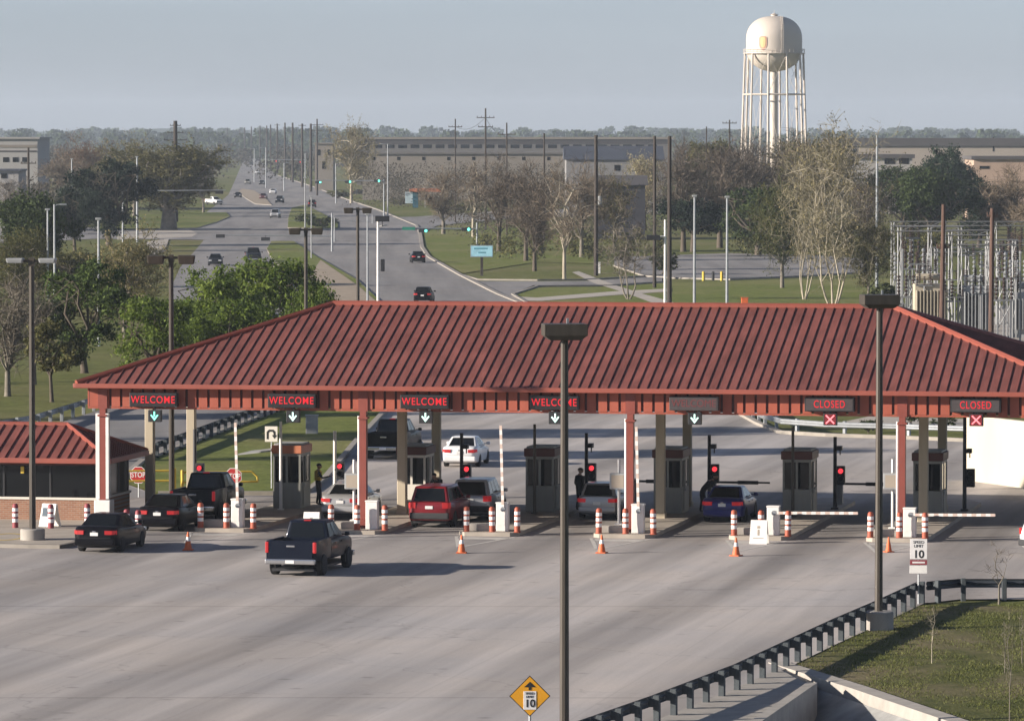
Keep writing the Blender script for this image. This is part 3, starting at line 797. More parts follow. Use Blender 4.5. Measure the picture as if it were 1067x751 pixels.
# ------------------------------------------------------------------ guard booths
BV = 11.6
BLAB = ['guard booth with a sunlit orange roof band, open window and small awning', 'cream fronted guard booth between two tan columns behind the red estate car', 'dark guard booth beside the tall centre lamp post',
        'dark guard booth beside the blue car, against two columns', 'empty guard booth behind the lowered white arm and a-frame board', 'guard booth nearest the cream wall, between two columns']
for i, t in enumerate(ISL):
    lit = i == 0
    g = empty('guard_booth', loc(t - .08, BV - .5, .16), BLAB[i], 'booth', 'guard booths on the lane islands', rz=-TH)
    w, dpt, h = .62, .95, 2.75
    b = MB()
    pm = 1 if i == 1 else 0
    b.bbox(-w, -dpt, 0, w, dpt, 1.12, .02, pm)
    for x in (-w, w - .09):
        for y in (-dpt, -.05, dpt - .09): b.box(x + .002, y + .002, 1.1, x + .088, y + .088, 2.3, pm)
    b.box(-w, -dpt, 2.28, w, dpt, 2.42, pm)
    b.box(-.05, -dpt, 1.1, .05, -dpt + .07, 2.3, pm)
    b.build('wall', [M_['booth'], M_['offwhite']], g)
    MB().bbox(-w - .06, -dpt - .08, 2.40, w + .06, dpt + .08, h, .03).build('roof_band', M_['boothlit'] if lit else M_['boothband'], g)  # sunlight on the first booth's band is coloured in, a brighter copy
    MB().bbox(-w + .02, -dpt + .1, h - .01, w - .02, dpt - .1, h + .08, .03).build('roof', M_['grey'], g)
    gl = MB()
    gl.box(-w + .1, -dpt + .02, 1.14, w - .1, -dpt + .045, 2.28); gl.box(-w + .1, dpt - .045, 1.14, w - .1, dpt - .02, 2.28)
    gl.box(w - .05, -dpt + .1, 1.14, w - .03, dpt - .1, 2.28); gl.box(-w + .03, -dpt + .1, 1.14, -w + .05, dpt - .1, 2.28)
    gl.build('window', M_['glass'], g)
    ct = MB(); ct.box(-w + .12, -dpt + .2, .98, w - .12, dpt - .2, 1.02)
    ct_ = ct.build('counter', M_['grey'], g)
    dr = MB(); dr.bbox(w + .002, -.55, .1, w + .04, .45, 1.12, .01); dr.bbox(w + .002, -.55, 1.12, w + .035, -.47, 2.25, .005); dr.bbox(w + .002, .37, 1.12, w + .035, .45, 2.25, .005); dr = dr.build('door', M_['booth'], g); MB().bbox(w + .04, -.42, .95, w + .08, -.34, 1.08, .01).build('handle', M_['steel'], dr)
    MB().bbox(-.25, -.3, 1.03, .2, 0, 1.5, .03).build('computer', M_['offwhite'], ct_)
    if lit:
        a = MB(); a.add([(-w - .07, -1.2, 2.55), (-w - .07, 1.2, 2.55), (-w - 1.5, 1.2, 2.38), (-w - 1.5, -1.2, 2.38), (-w - .07, -1.2, 2.49), (-w - .07, 1.2, 2.49), (-w - 1.5, 1.2, 2.32), (-w - 1.5, -1.2, 2.32)],
                        [(0, 3, 2, 1), (4, 5, 6, 7), (0, 1, 5, 4), (1, 2, 6, 5), (2, 3, 7, 6), (3, 0, 4, 7)])
        a.build('awning', M_['grey'], g)
    # thin post in front of each booth
    o = MB().path([(0, 0, 0), (0, 0, 3.85)], [.075, .06], 8)
    o.box(-.13, -.13, 0, .13, .13, .05)
    o = o.build('booth_post', M_['bronze'] if i else M_['white'], None, loc(t - .12, BV - 2.4, .16), -TH)  # first post coloured white for the sun on it, the rest bronze
    tag(o, ['slim pale post in front of the sunlit orange banded booth', 'slim dark post standing before the cream fronted booth', 'slim dark post before the booth by the tall lamp post', 'slim dark post before the booth beside the blue car', 'slim dark post before the empty booth with the a-frame board', 'slim dark post before the booth nearest the cream wall'][i], 'post', 'slim posts before the booths')

# ------------------------------------------------------------------ lane traffic signals on slim posts right of the booths
SIG = [(203, 491, 447, 'red signal on a post by the leftmost tan columns', -1), (349, 489, 449, 'red signal on a pale post beside the silver saloon at the booth', 0), (481, 492, 451, 'red signal on a dark post behind the red estate car', 1),
       (611, 491, 451, 'red signal on a dark post beside the guard standing in black', 2), (739, 492, 453, 'red signal on a dark post above the blue car', 3), (870, 494, 455, 'red signal on a dark post by the empty booth', 4), (1005, 497, 432, 'unlit signal on a dark post by the cream wall', 5)]
for px, py, top, lab, i in SIG:
    base = place(px, 14.3 if i >= 0 else 12.0, .16 if i >= 0 else 0.0)
    g = empty('lane_traffic_light', base, lab, 'traffic light', 'lane traffic lights', rz=-TH)
    hz = zat(px, py, base.y) - base.z; ht = zat(px, top, base.y) - base.z
    b = MB().path([(0, 0, 0), (0, 0, ht)], [.09, .075], 8); b.bbox(-.16, -.16, 0, .16, .16, .08, .02)
    b.build('post', M_['white'] if i == 0 else M_['black'], g)
    hd = MB().bbox(.10, -.26, hz - .42, .46, .0, hz + .38, .03)
    for dz in (.16, -.18): hd.path([(.28, -.26, hz + dz), (.28, -.40, hz + dz + .02)], .13, 10, caps=False)
    hd.box(.0, -.1, hz - .03, .12, -.04, hz + .03)
    hd = hd.build('signal_head', M_['black'], g)
    lam = MB()
    vs = [(.28 + .115 * math.cos(2 * PI * k / 14), -.268, hz + .16 + .115 * math.sin(2 * PI * k / 14)) for k in range(14)]
    lam.poly(vs); lam.build('lamp', M_['sigred'] if i < 5 else M_['signblack'], hd)
    if i >= 1:
        cm = MB(); cm.bbox(.1, -.2, hz + 1.05, .32, .12, hz + 1.25, .02); cm.box(0, -.03, hz + 1.1, .12, .03, hz + 1.16); cm.box(.2, -.05, hz + .85, .25, .0, hz + 1.06)
        cm.build('camera', M_['black'], g)

# ------------------------------------------------------------------ barrier gates
def gate(i, px, arm, lab):
    g = empty('barrier_gate', place(px, -1.0, .16), lab, 'barrier gate', 'lane barrier gates', rz=-TH)
    b = MB().bbox(-.25, -.2, 0, .25, .2, 1.14, .025); b.bbox(-.27, -.22, 1.14, .27, .22, 1.2, .02); b.box(-.15, -.206, .25, .15, -.2015, .95)
    b.build('cabinet', M_['white'], g)
    if arm == 0: return
    L_ = 3.45; pts = []
    ab = MB(); n = 18
    for k in range(n):
        x0, x1 = L_ * k / n, L_ * (k + 1) / n
        ab.box(x0, -.025, -.055, x1, .025, .055, k % 2)
    a = ab.build('arm', [M_['white'], M_['band'] if False else M_['armband']], g)
    a.location = (.05, -.26, .92)
    hub = MB().path([(0, -.30, 0), (0, -.20, 0)], .10, 10); hub = hub.build('arm_hub', M_['steel'], g); hub.location = (.05, 0, .92)
    if arm == 'up': a.rotation_euler = (0, R(-91.5), 0)
    else: a.rotation_euler = (0, R(-0.6), 0)
M_['armband'] = mat('faded_red_band', (0.56, 0.44, 0.37), 0.6, 0, 0.1, 4.0)
gate(0, 248, 'up', 'white barrier gate with raised arm near the dark blue pickup')
gate(1, 388, 0, 'white barrier cabinet without a visible arm beside the red column')
gate(2, 524, 'up', 'white barrier gate with raised arm right of the red estate car')
gate(3, 665, 'up', 'white barrier gate with raised arm beside the red column near the tall lamp post')
gate(4, 806, 'down', 'white barrier gate with lowered arm beside the a-frame board')
gate(5, 948, 'down', 'white barrier gate with lowered arm behind the speed limit sign')
# dark exit arms behind the booths
for px0, px1, i, lab in ((742, 803, 3, 'dark exit barrier arm lowered beyond the blue car'), (874, 938, 4, 'dark exit barrier arm lowered beyond the empty booth'), (660, 691, 2, 'dark exit barrier arm tip between red column and tan column')):
    p0, p1 = place(px0, 17.5, .16), place(px1, 17.5, .16)
    ln = (p1 - p0).length
    g = empty('exit_barrier', p0, lab, 'barrier gate', 'dark exit barriers', rz=-TH)
    MB().bbox(-.18, -.18, 0, .18, .18, 1.0, .02).build('cabinet', M_['grey'], g)
    b = MB().box(.0, -.24, .86, ln * .45, -.19, .96); b.box(ln * .45, -.25, .83, ln * .8, -.18, .99); b.box(ln * .8, -.24, .87, ln, -.19, .95)
    b.build('arm', M_['black'], g)

# ------------------------------------------------------------------ striped bollards
def bollard_mesh():
    prof, mis = [], []
    zs = [0, .03, .27, .42, .50, .64, .72, .86, .98, 1.04]
    rs = [.17, .125, .125, .125, .125, .125, .125, .125, .12, .07]
    mi = [0, 0, 1, 0, 1, 0, 1, 0, 0, 0]
    return MB().lathe(list(zip(rs, zs)), 14, mis=mi)
b0 = bollard_mesh().mesh('bollard', [M_['bandred'], M_['band']], smooth=40)
IL = ['island left of the blue pickup', 'red column island behind the pickup', 'island right of the red estate', 'red column island by lamp post', 'island with the a-frame board', 'island behind the speed sign']
BOL = [(0, 209, 'left'), (0, 236, 'middle'), (0, 264, 'right'), (1, 345, 'left'), (1, 372, 'middle'), (1, 401, 'right'), (2, 486, 'left'), (2, 513, 'middle'), (2, 539, 'right'), (3, 624, 'left'), (3, 652, 'middle'), (3, 681, 'right'),
       (4, 765, 'left'), (4, 793, 'middle'), (4, 821, 'right'), (5, 907, 'left'), (5, 937, 'middle'), (5, 964, 'right')]
for i, px, w in BOL:
    o = bpy.data.objects.new('bollard', b0); C.objects.link(o); o.location = place(px, -1.55, .155); o.rotation_euler.z = random.uniform(0, 3)
    o.rotation_euler.x = random.uniform(-.02, .02)
    tag(o, 'orange and white banded bollard, %s of three on the %s' % (w, IL[i]), 'bollard', 'banded bollards on the island noses')
# darker ones on the guard house apron
b1 = bollard_mesh().mesh('bollard', [M_['signmaroon'], M_['band']], smooth=40)
for px, py, lab in ((16, 549, 'banded bollard before the brick wall at the left edge of the picture'), (53, 549.5, 'banded bollard hidden partly behind the a-frame board at the guard house'), (91, 549, 'banded bollard left of the white column by the guard house'), (132, 552, 'banded bollard between the two dark saloon cars'), (144, 553, 'dark banded bollard beside the rear saloon car')):
    o = bpy.data.objects.new('bollard', b1); C.objects.link(o); o.location = gp(px, py + 2, .1); o.location.z = .12 if px < 100 else 0
    tag(o, lab, 'bollard', 'bollards by the guard house')
# concrete crash block at each island nose
for i, t in enumerate(ISL):
    o = MB().bbox(-.55, -.35, 0, .45, .35, .30, .05).build('concrete_block', M_['conc'], None, loc(t - .45, -.9, .155), -TH)
    tag(o, 'low concrete crash block between bollards on the ' + IL[i], 'concrete block', 'crash blocks on the islands')

# ------------------------------------------------------------------ traffic cones
def cone():
    b = MB().bbox(-.2, -.2, 0, .2, .2, .04, .012)
    base = b
    c = MB().lathe([(.155, .035), (.115, .24), (.095, .36), (.062, .52), (.03, .70), (.026, .71)], 14, mis=[0, 0, 1, 0, 0])
    return base, c
for px, py, lab in ((196, 573, 'orange traffic cone ahead of the dark saloon cars'), (481, 576, 'orange traffic cone in front of the red estate car'), (627, 576, 'orange traffic cone just right of the tall centre lamp post'), (767, 579, 'orange traffic cone left of the a-frame board'), (926, 575, 'plain orange cone beside the tall right lamp post')):
    bb, cc = cone()
    g = empty('traffic_cone', gp(px, py, .004) + Vector((0, 0, .004)), lab, 'traffic cone', 'orange traffic cones', rz=random.uniform(0, 1.5))
    k = 1.02 if px < 900 else .85; g.scale = (k, k, k)
    bb.build('base', M_['orange'], g); cc.build('body', [M_['orange'], M_['band'] if px < 900 else M_['orange']], g, smooth=40)

# ------------------------------------------------------------------ card reader boxes on white posts
for px, lab in ((369, 'pale sign box on a white post beside the red column and silver saloon'), (645, 'pale sign box on a white post beside the red column near the lamp post'), (930, 'dark sign box on a white post beside the tall right lamp post')):
    p = place(px, 1.3, .16)
    g = empty('sign_box', p, lab, 'sign box', 'boxes on white posts', rz=-TH)
    zz = zat(px, 501, p.y) - p.z
    b = MB().path([(0, 0, 0), (0, 0, zz + .9)], .06, 8); b.bbox(-.16, -.16, 0, .16, .16, .22, .03)
    b.build('post', M_['white'], g)
    MB().bbox(-.36, -.24, zz - .33, .32, .02, zz + .34, .03).build('box', M_['grey'], g)
    MB().box(-.28, -.25, zz - .26, .24, -.243, zz + .26).build('panel', M_['soffit'], g)

# ------------------------------------------------------------------ a-frame boards
for px, py, lab, k in ((791, 566, 'white a-frame board leaning on the island nose beside the barrier gate', 0), (52, 552, 'white a-frame board with a dark blue notice by the guard house', 1), (325, 557, 'small white board low beside the dark blue pickup', 2)):
    g = empty('a_frame_board', gp(px, py), lab, 'board', rz=-TH - (R(14) if k == 1 else 0))
    if k == 1: g.location.z = .156
    for s in (-1, 1):
        b = MB().hexa([(-.36, s * .30 - .015, 0), (.36, s * .30 - .015, 0), (.36, s * .30 + .015, 0), (-.36, s * .30 + .015, 0), (-.33, s * .03 - .015, .95), (.33, s * .03 - .015, .95), (.33, s * .03 + .015, .95), (-.33, s * .03 + .015, .95)])
        b.build('board', M_['white'], g)
    nt_ = MB()
    fy = lambda z: -(.30 - .27 * z / .95) - .020
    def q(x0, x1, z0, z1): nt_.add([(x0, fy(z0), z0), (x1, fy(z0), z0), (x1, fy(z1), z1), (x0, fy(z1), z1)], [(0, 1, 2, 3)])
    if k == 1:
        q(-.27, .27, .42, .78)
        nt_.build('notice', mat('navy_notice', (.03, .06, .09), .6), g)
    else:
        q(-.06, .06, .62, .72); q(-.04, .04, .34, .58); q(-.22, .22, .22, .25)
        nt_.build('notice', M_['soffit'], g)
# ================================================================== VEHICLES  (local frame: +y forward, origin on the ground under the middle)
def paint(name, col, metal=0.2):
    if max(col) < .1: metal = 0.0
    return mat(name, col, 0.38, metal, 0.05, 1.5, coat=0.2 if max(col) < .1 else .4, spec=.06 if max(col) < .1 else .35)
PAINT = dict(black=paint('black_car_paint', (.006, .006, .008)), navy=paint('dark_blue_car_paint', (.007, .010, .020)), charcoal=paint('charcoal_car_paint', (.018, .02, .024)), silver=paint('silver_car_paint', (.42, .42, .42), .5),
             red=paint('red_car_paint', (.19, .011, .017)), white=paint('white_car_paint', (.74, .74, .73), 0), blue=paint('deep_blue_car_paint', (.018, .022, .15)), maroon=paint('maroon_car_paint', (.12, .02, .02)), beige=paint('beige_car_paint', (.33, .31, .27), .4))
wheel_cache = {}
def wheel(g, x, y, r, w, side, pickup=False):
    key = (round(r, 3), round(w, 3))
    if key not in wheel_cache:
        prof = [(r * .60, -w / 2), (r * .92, -w / 2), (r, -w / 2 + .03), (r, w / 2 - .03), (r * .92, w / 2), (r * .60, w / 2)]
        t = MB().lathe(prof, 20).mesh('tyre', M_['rubber'], 35)
        rm = MB().lathe([(r * .62, -w / 2 + .01), (r * .62, w / 2 - .012), (r * .54, w / 2 - .006), (r * .50, w / 2 - .05), (r * .16, w / 2 - .045), (r * .14, w / 2 - .005)], 18)
        for k in range(5):
            a = 2 * PI * k / 5; ca, sa = math.cos(a), math.sin(a); wd = r * .09
            pts = [(r * .1, -wd), (r * .55, -wd * .8), (r * .55, wd * .8), (r * .1, wd)]
            rm.add([(p * ca - q * sa, p * sa + q * ca, w / 2 - .018) for p, q in pts] + [(p * ca - q * sa, p * sa + q * ca, w / 2 - .05) for p, q in pts], [(0, 1, 2, 3), (0, 4, 5, 1), (2, 6, 7, 3)])
        wheel_cache[key] = (t, rm.mesh('rim', M_['rim'], 35))
    t, rm = wheel_cache[key]
    o = bpy.data.objects.new('wheel', t); C.objects.link(o); o.parent = g
    o.location = (x, y, r); o.rotation_euler = (0, R(90) * side, 0)
    q = bpy.data.objects.new('rim', rm); C.objects.link(q); q.parent = o

def section(hw, zb, zt, crown=.0):
    zm = zb + (zt - zb) * .55
    half = [(hw * .80, zb), (hw * .955, zb + .05), (hw * .985, zb + .16), (hw, zm), (hw * .985, zt - .13), (hw * .94, zt - .035), (hw * .84, zt), (hw * .45, zt + crown)]
    return half + [(-x, z) for x, z in reversed(half)]

def loft(b, stations, mi=0):
    n = None; base = len(b.v)
    for y, hw, zb, zt, cr in stations:
        s = section(hw, zb, zt, cr); n = len(s)
        b.v += [Vector((x, y, z)) for x, z in s]
    for i in range(len(stations) - 1):
        for k in range(n):
            b.f.append([base + i * n + k, base + i * n + (k + 1) % n, base + (i + 1) * n + (k + 1) % n, base + (i + 1) * n + k]); b.m.append(mi)
    b.f.append([base + k for k in range(n)][::-1]); b.m.append(mi)
    b.f.append([base + (len(stations) - 1) * n + k for k in range(n)]); b.m.append(mi)

def face_quad(b, p00, p10, p11, p01, u0, u1, v0, v1, off=.006, u0t=None, u1t=None):
    p00, p10, p11, p01 = map(Vector, (p00, p10, p11, p01))
    n = (p10 - p00).cross(p01 - p00).normalized() * off
    f = lambda u, v: p00.lerp(p10, u).lerp(p01.lerp(p11, u), v) + n
    b.add([f(u0, v0), f(u1, v0), f(u1 if u1t is None else u1t, v1), f(u0 if u0t is None else u0t, v1)], [(0, 1, 2, 3)])

def lampbox(t, s, pts, z0, z1):
    t.prism([(s * x, y) for x, y in pts] + [(s * (x - .05), y + .12) for x, y in reversed(pts)], z0, z1)

def car(kind, col, px, py, head, label, name='car', group=None, at=None, lights=True, scale=1.0):
    """px,py: where the middle of the car touches the ground; head: heading in degrees to the right of straight away"""
    D = dict(
        sedan=dict(L=4.75, W=1.80, st=[(-2.40, .60, .44, .80, .0), (-2.36, .74, .32, .93, .01), (-2.24, .84, .26, 1.02, .02), (-2.0, .885, .22, 1.05, .02), (-1.45, .905, .20, 1.03, .02), (-.5, .90, .19, .94, .0), (.85, .90, .19, .93, .02), (1.6, .88, .20, .86, .03), (2.15, .83, .23, .74, .03), (2.36, .68, .32, .60, .01)],
                   belt=.97, roof=1.47, cy=(-1.82, 1.12), ry=(-.92, .22), bw=.83, rw=.60, wb=(-1.36, 1.38), wr=.325),
        hatch=dict(L=4.3, W=1.78, st=[(-2.18, .62, .44, .84, .0), (-2.14, .75, .30, .98, .01), (-2.02, .84, .25, 1.02, .01), (-1.8, .88, .22, 1.02, .01), (-.5, .89, .19, .97, .0), (.85, .89, .19, .95, .02), (1.45, .87, .20, .89, .03), (1.95, .82, .23, .77, .03), (2.14, .68, .32, .62, .01)],
                   belt=.96, roof=1.52, cy=(-2.0, 1.15), ry=(-1.55, .30), bw=.80, rw=.62, wb=(-1.3, 1.32), wr=.32),
        suv=dict(L=4.7, W=1.86, st=[(-2.38, .68, .48, .94, .0), (-2.34, .80, .38, 1.07, .01), (-2.24, .88, .32, 1.11, .01), (-2.1, .92, .30, 1.12, .01), (-.5, .93, .26, 1.08, .0), (.95, .93, .26, 1.06, .02), (1.6, .91, .27, 1.02, .03), (2.15, .87, .30, .92, .03), (2.34, .74, .38, .76, .01)],
                 belt=1.06, roof=1.74, cy=(-2.26, 1.22), ry=(-1.98, .42), bw=.85, rw=.68, wb=(-1.36, 1.38), wr=.36),
        pickup=dict(L=5.8, W=2.0, st=[(-.62, .97, .52, 1.30, .0), (.3, .97, .48, 1.30, .0), (1.32, .97, .48, 1.28, .02), (2.0, .95, .48, 1.24, .04), (2.6, .92, .50, 1.16, .04), (2.88, .84, .56, 1.02, .01)],
                    belt=1.27, roof=1.95, cy=(-.60, 1.62), ry=(-.46, .72), bw=.88, rw=.70, wb=(-1.78, 1.88), wr=.40),
    )[kind]
    P = PAINT[col] if isinstance(col, str) else col
    p = at if at is not None else gp(px, py)
    g = empty(name, p, label, {'pickup': 'pickup truck', 'suv': 'car'}.get(kind, 'car'), group, rz=-R(head))
    if scale != 1: g.scale = (scale,) * 3
    Lh, W_ = D['L'] / 2, D['W'] / 2
    b = MB(); loft(b, D['st'])
    if kind == 'pickup':   # bed: two sides and a floor behind the cab
        for s in (-1, 1):
            x0, x1 = (s * .97, s * .84)
            b.bbox(min(x0, x1), -2.84, .58, max(x0, x1), -.61, 1.36, .05)
        b.box(-.85, -2.80, .58, .85, -.61, .74); b.box(-.85, -.72, .74, .85, -.625, 1.30)
    # cabin
    cb, cf = D['cy']; rb, rf = D['ry']; bw, rw, zb, zr = D['bw'], D['rw'], D['belt'] - .04, D['roof']
    pts = [(-bw, cb, zb), (bw, cb, zb), (bw * .985, cf, zb), (-bw * .985, cf, zb), (-rw, rb, zr), (rw, rb, zr), (rw * .97, rf, zr - .015), (-rw * .97, rf, zr - .015)]
    b.hexa(pts, .085, 0, 3)
    # wheel arches
    arch = MB()
    for s in (-1, 1):
        for wy in D['wb']:
            rr = D['wr'] * 1.17; n = 16
            xx = s * (W_ * .985 if kind != 'pickup' else .972 + .003)
            vs = [(xx, wy + rr * math.cos(PI * k / n), D['wr'] + rr * math.sin(PI * k / n)) for k in range(n + 1)] + [(xx, wy - rr, .26), (xx, wy + rr, .26)]
            if s < 0: vs = vs[::-1]
            b.add(vs, [list(range(len(vs)))], 1)
            # short return so that the arch has depth
    body = b.build('body', [P, M_['black']], g, smooth=40)
    gl = lambda nm: None
    q = [Vector(v) for v in pts]
    rwn = MB(); face_quad(rwn, q[0], q[1], q[5], q[4], .09, .91, .12 if kind != 'sedan' else .10, .88); rwn.build('rear_window', M_['glass'], g)
    fw = MB(); face_quad(fw, q[2], q[3], q[7], q[6], .07, .93, .08, .90); fw.build('windscreen', M_['glass'], g)
    for s, (a0, a1, a2, a3) in ((1, (q[1], q[2], q[6], q[5])), (-1, (q[3], q[0], q[4], q[7]))):
        sw = MB()
        cuts = {'sedan': [(.20, .53, .20), (.555, .80, .93)], 'hatch': [(.08, .30, .14), (.33, .60, .33), (.63, .86, .93)], 'suv': [(.06, .29, .10), (.32, .58, .32), (.61, .84, .92)], 'pickup': [(.07, .40, .10), (.45, .72, .45)]}[kind]
        for (u0, u1, _) in cuts:
            u0t, u1t = u0, u1
            if s < 0: u0, u1 = 1 - u1, 1 - u0
            face_quad(sw, a0, a1, a2, a3, u0, u1, .16, .86, .006)
        sw.build('side_window', M_['glass'], g)
    # lamps, bumpers, plate
    ze = D['st'][1][3]
    yb = -Lh
    for s in (-1, 1):
        t = MB()
        if kind == 'pickup': t.bbox(s * .985 - .13 * (s > 0) - .0 * (s < 0), -2.925, .90, s * .985 + (.13 if s < 0 else 0), -2.80, 1.31, .03)
        elif kind == 'suv': lampbox(t, s, [(.58, -2.405), (.80, -2.37), (.91, -2.22)], .84, 1.08)
        else: lampbox(t, s, [(.44, -2.43), (.72, -2.395), (.875, -2.18)] if kind == 'sedan' else [(.50, -2.205), (.75, -2.17), (.87, -1.99)], .745, .90)
        t.build('taillight', M_['tail'] if lights else M_['signred'], g)
        hd = MB(); hd.bbox(s * .42, Lh - (.22 if kind != 'pickup' else .10), (.60 if kind not in ('suv', 'pickup') else .72), s * .80, Lh - .03, (.74 if kind not in ('suv', 'pickup') else .92), .04)
        hd.build('headlight', M_['head'], g)
        m = MB().bbox(s * (W_ + .02), cf - .52, zb + .05, s * (W_ + .20), cf - .36, zb + .20, .04); m.box(s * (W_ - .10), cf - .46, zb + .08, s * (W_ + .04), cf - .40, zb + .13)
        m.build('mirror', P, g)
        hb = MB()
        for hy in ((-.45, .45) if kind != 'pickup' else (-.05, .85)): hb.box(s * (W_ - .012), hy - .1, zb - .14, s * (W_ + .012), hy + .1, zb - .10)
        hb.build('door_handle', P, g)
    if kind == 'pickup':
        tg = MB().bbox(-.86, -2.90, .66, .86, -2.815, 1.36, .03); tg.build('tailgate', P, g)
        MB().bbox(-.16, -2.915, 1.12, .16, -2.885, 1.19, .01).build('tailgate_handle', M_['chrome'], g)
        MB().bbox(-.97, -3.04, .48, .97, -2.86, .68, .05).build('bumper', M_['chrome'], g)
        MB().box(-.17, -3.055, .52, .17, -3.042, .64).build('licence_plate', M_['plate'], g)
        MB().bbox(-.14, -.50, 1.93, .14, -.42, 1.975, .01).build('brake_light', M_['tail'], g)
        MB().bbox(-.75, 2.80, .62, .75, 2.91, .92, .03).build('grille', M_['black'], g)
        MB().bbox(-.95, 2.78, .40, .95, 2.98, .60, .04).build('bumper', M_['chrome'], g)
    else:
        MB().bbox(-W_ * .90, yb - .06, .32 if kind != 'suv' else .38, W_ * .90, yb + .25, .56 if kind != 'suv' else .66, .06).build('bumper', P if kind != 'suv' else M_['charc'], g)
        zp = .76 if kind != 'suv' else .88
        if kind == 'hatch': zp = .70
        MB().box(-.16, yb - .058, zp - .065, .16, yb + .01, zp + .065).build('licence_plate', M_['plate'], g)
        MB().bbox(-.5, Lh - .14, .40, .5, Lh + .005, .56, .03).build('grille', M_['black'], g)
    if kind == 'sedan':
        MB().bbox(-.07, yb - .05, .82, .07, yb + .02, .885, .015).build('badge', M_['chrome'], g)
        sp = MB().box(-.62, -2.02, 1.062, .62, -1.98, 1.066); sp.box(-.66, yb - .028, .60, .66, yb + .03, .612)
        sp.build('boot_gap', M_['black'], g)
    MB().box(-W_ * .8, -Lh * .9, .2, W_ * .8, Lh * .88, .30).build('underbody', M_['black'], g)
    wx = W_ - .105
    for s in (-1, 1):
        for wy in D['wb']: wheel(g, s * wx, wy, D['wr'], .23 if kind != 'pickup' else .27, s)
    return g
M_['charc'] = mat('dark_plastic', (.03, .03, .032), .7, 0, .1, 3)
LH = 11.5
near = 'vehicles at the checkpoint'
car('sedan', 'black', 116, 571.5, 12, 'black saloon car with red tail lights waiting beside the lamp post drum', 'saloon_car', near)
car('sedan', 'black', 179, 550, 11, 'black saloon car behind the guard house column, following a dark pickup', 'saloon_car', near)
car('pickup', 'charcoal', 218, 538.5, 11, 'charcoal pickup truck stopped ahead of a black saloon in the leftmost lane', 'pickup_truck', near)
car('pickup', 'navy', 324, 594.5, 13, 'dark blue pickup truck driving across the open concrete towards the lanes', 'pickup_truck', near)
car('sedan', 'silver', 367, 537, 11, 'silver saloon car stopped at the booth with the sunlit orange band', 'saloon_car', near)
car('suv', 'red', 459, 546, 11, 'dark red estate car with a guard leaning at its roof line', 'estate_car', near)
car('suv', 'silver', 499, 538.5, 9, 'silver suv ahead of and beside the dark red estate car', 'suv', near)
car('pickup', 'black', 411, 475.5, 10, 'black pickup truck driving away beyond the canopy', 'pickup_truck', near, lights=True)
car('sedan', 'white', 486, 484, 8, 'white saloon car driving away beyond the canopy', 'saloon_car', near)
car('hatch', 'silver', 631, 537.5, 11, 'silver hatchback at the booth beside the tall centre lamp post', 'hatchback_car', near)
car('sedan', 'blue', 761, 540.5, 11, 'bright blue saloon car stopped at a booth beside a guard', 'saloon_car', near)
car('suv', 'white', 1128, 578, 70, 'white car cut off by the right edge of the picture', 'suv', near)
far_ = 'cars on the far road'
car('sedan', 'black', 435, 273.5, -5, 'dark saloon car driving away at the lawn corner of the junction', 'saloon_car', far_)
car('hatch', 'black', 442, 314.5, 4, 'black hatchback with red lights just above the canopy ridge', 'hatchback_car', far_)
car('sedan', 'charcoal', 224.5, 276.5, 178, 'charcoal saloon car coming towards the camera on the left carriageway', 'saloon_car', far_, lights=False)
car('pickup', 'charcoal', 264, 273.5, 176, 'dark pickup coming towards the camera beside the grassy median', 'pickup_truck', far_, lights=False)
car('pickup', 'white', 223, 213.5, 150, 'white fronted pickup turning past the big oak tree', 'pickup_truck', far_, lights=False)
car('suv', 'silver', 287, 227, 183, 'silver suv waiting at the junction beside the shrubby median', 'suv', far_, lights=False)
car('suv', 'navy', 291.5, 211.5, 183, 'dark blue suv queuing just behind the silver suv', 'suv', far_, lights=False)
car('sedan', 'maroon', 274.5, 207.5, 182, 'maroon saloon car in the queue before the junction', 'saloon_car', far_, lights=False)
car('sedan', 'white', 284.5, 202, 182, 'white saloon car far up the road behind the maroon one', 'saloon_car', far_, lights=False)
car('suv', 'black', 325, 216, -4, 'black suv driving away right of the median shrubs', 'suv', far_)
car('suv', 'beige', 258, 192, 180, 'pale suv far up the left carriageway', 'suv', far_, lights=False)
car('sedan', 'charcoal', 273, 192.5, 182, 'small dark saloon car beside the pale suv far up the road', 'saloon_car', far_, lights=False)
car('sedan', 'charcoal', 355, 173, 90, 'dark saloon car parked near the tan far building', 'saloon_car', far_, lights=False)
for px, py, col, lab in ((248, 206, 'black', 'dark car on the left edge of the far road'), (268, 181, 'white', 'tiny white car far up the straight road'), (262, 172, 'charcoal', 'tiny dark car farthest up the road'),
                         (405, 204, 'silver', 'silver car parked left of the roofed kiosk'), (389, 200, 'white', 'white car parked beyond the road left of the kiosk'), (376, 203, 'charcoal', 'dark car parked beyond the verge near the bare tan tree')):
    car('sedan', col, px, py, 181 if px < 300 else 88, lab, 'saloon_car', far_, lights=False)

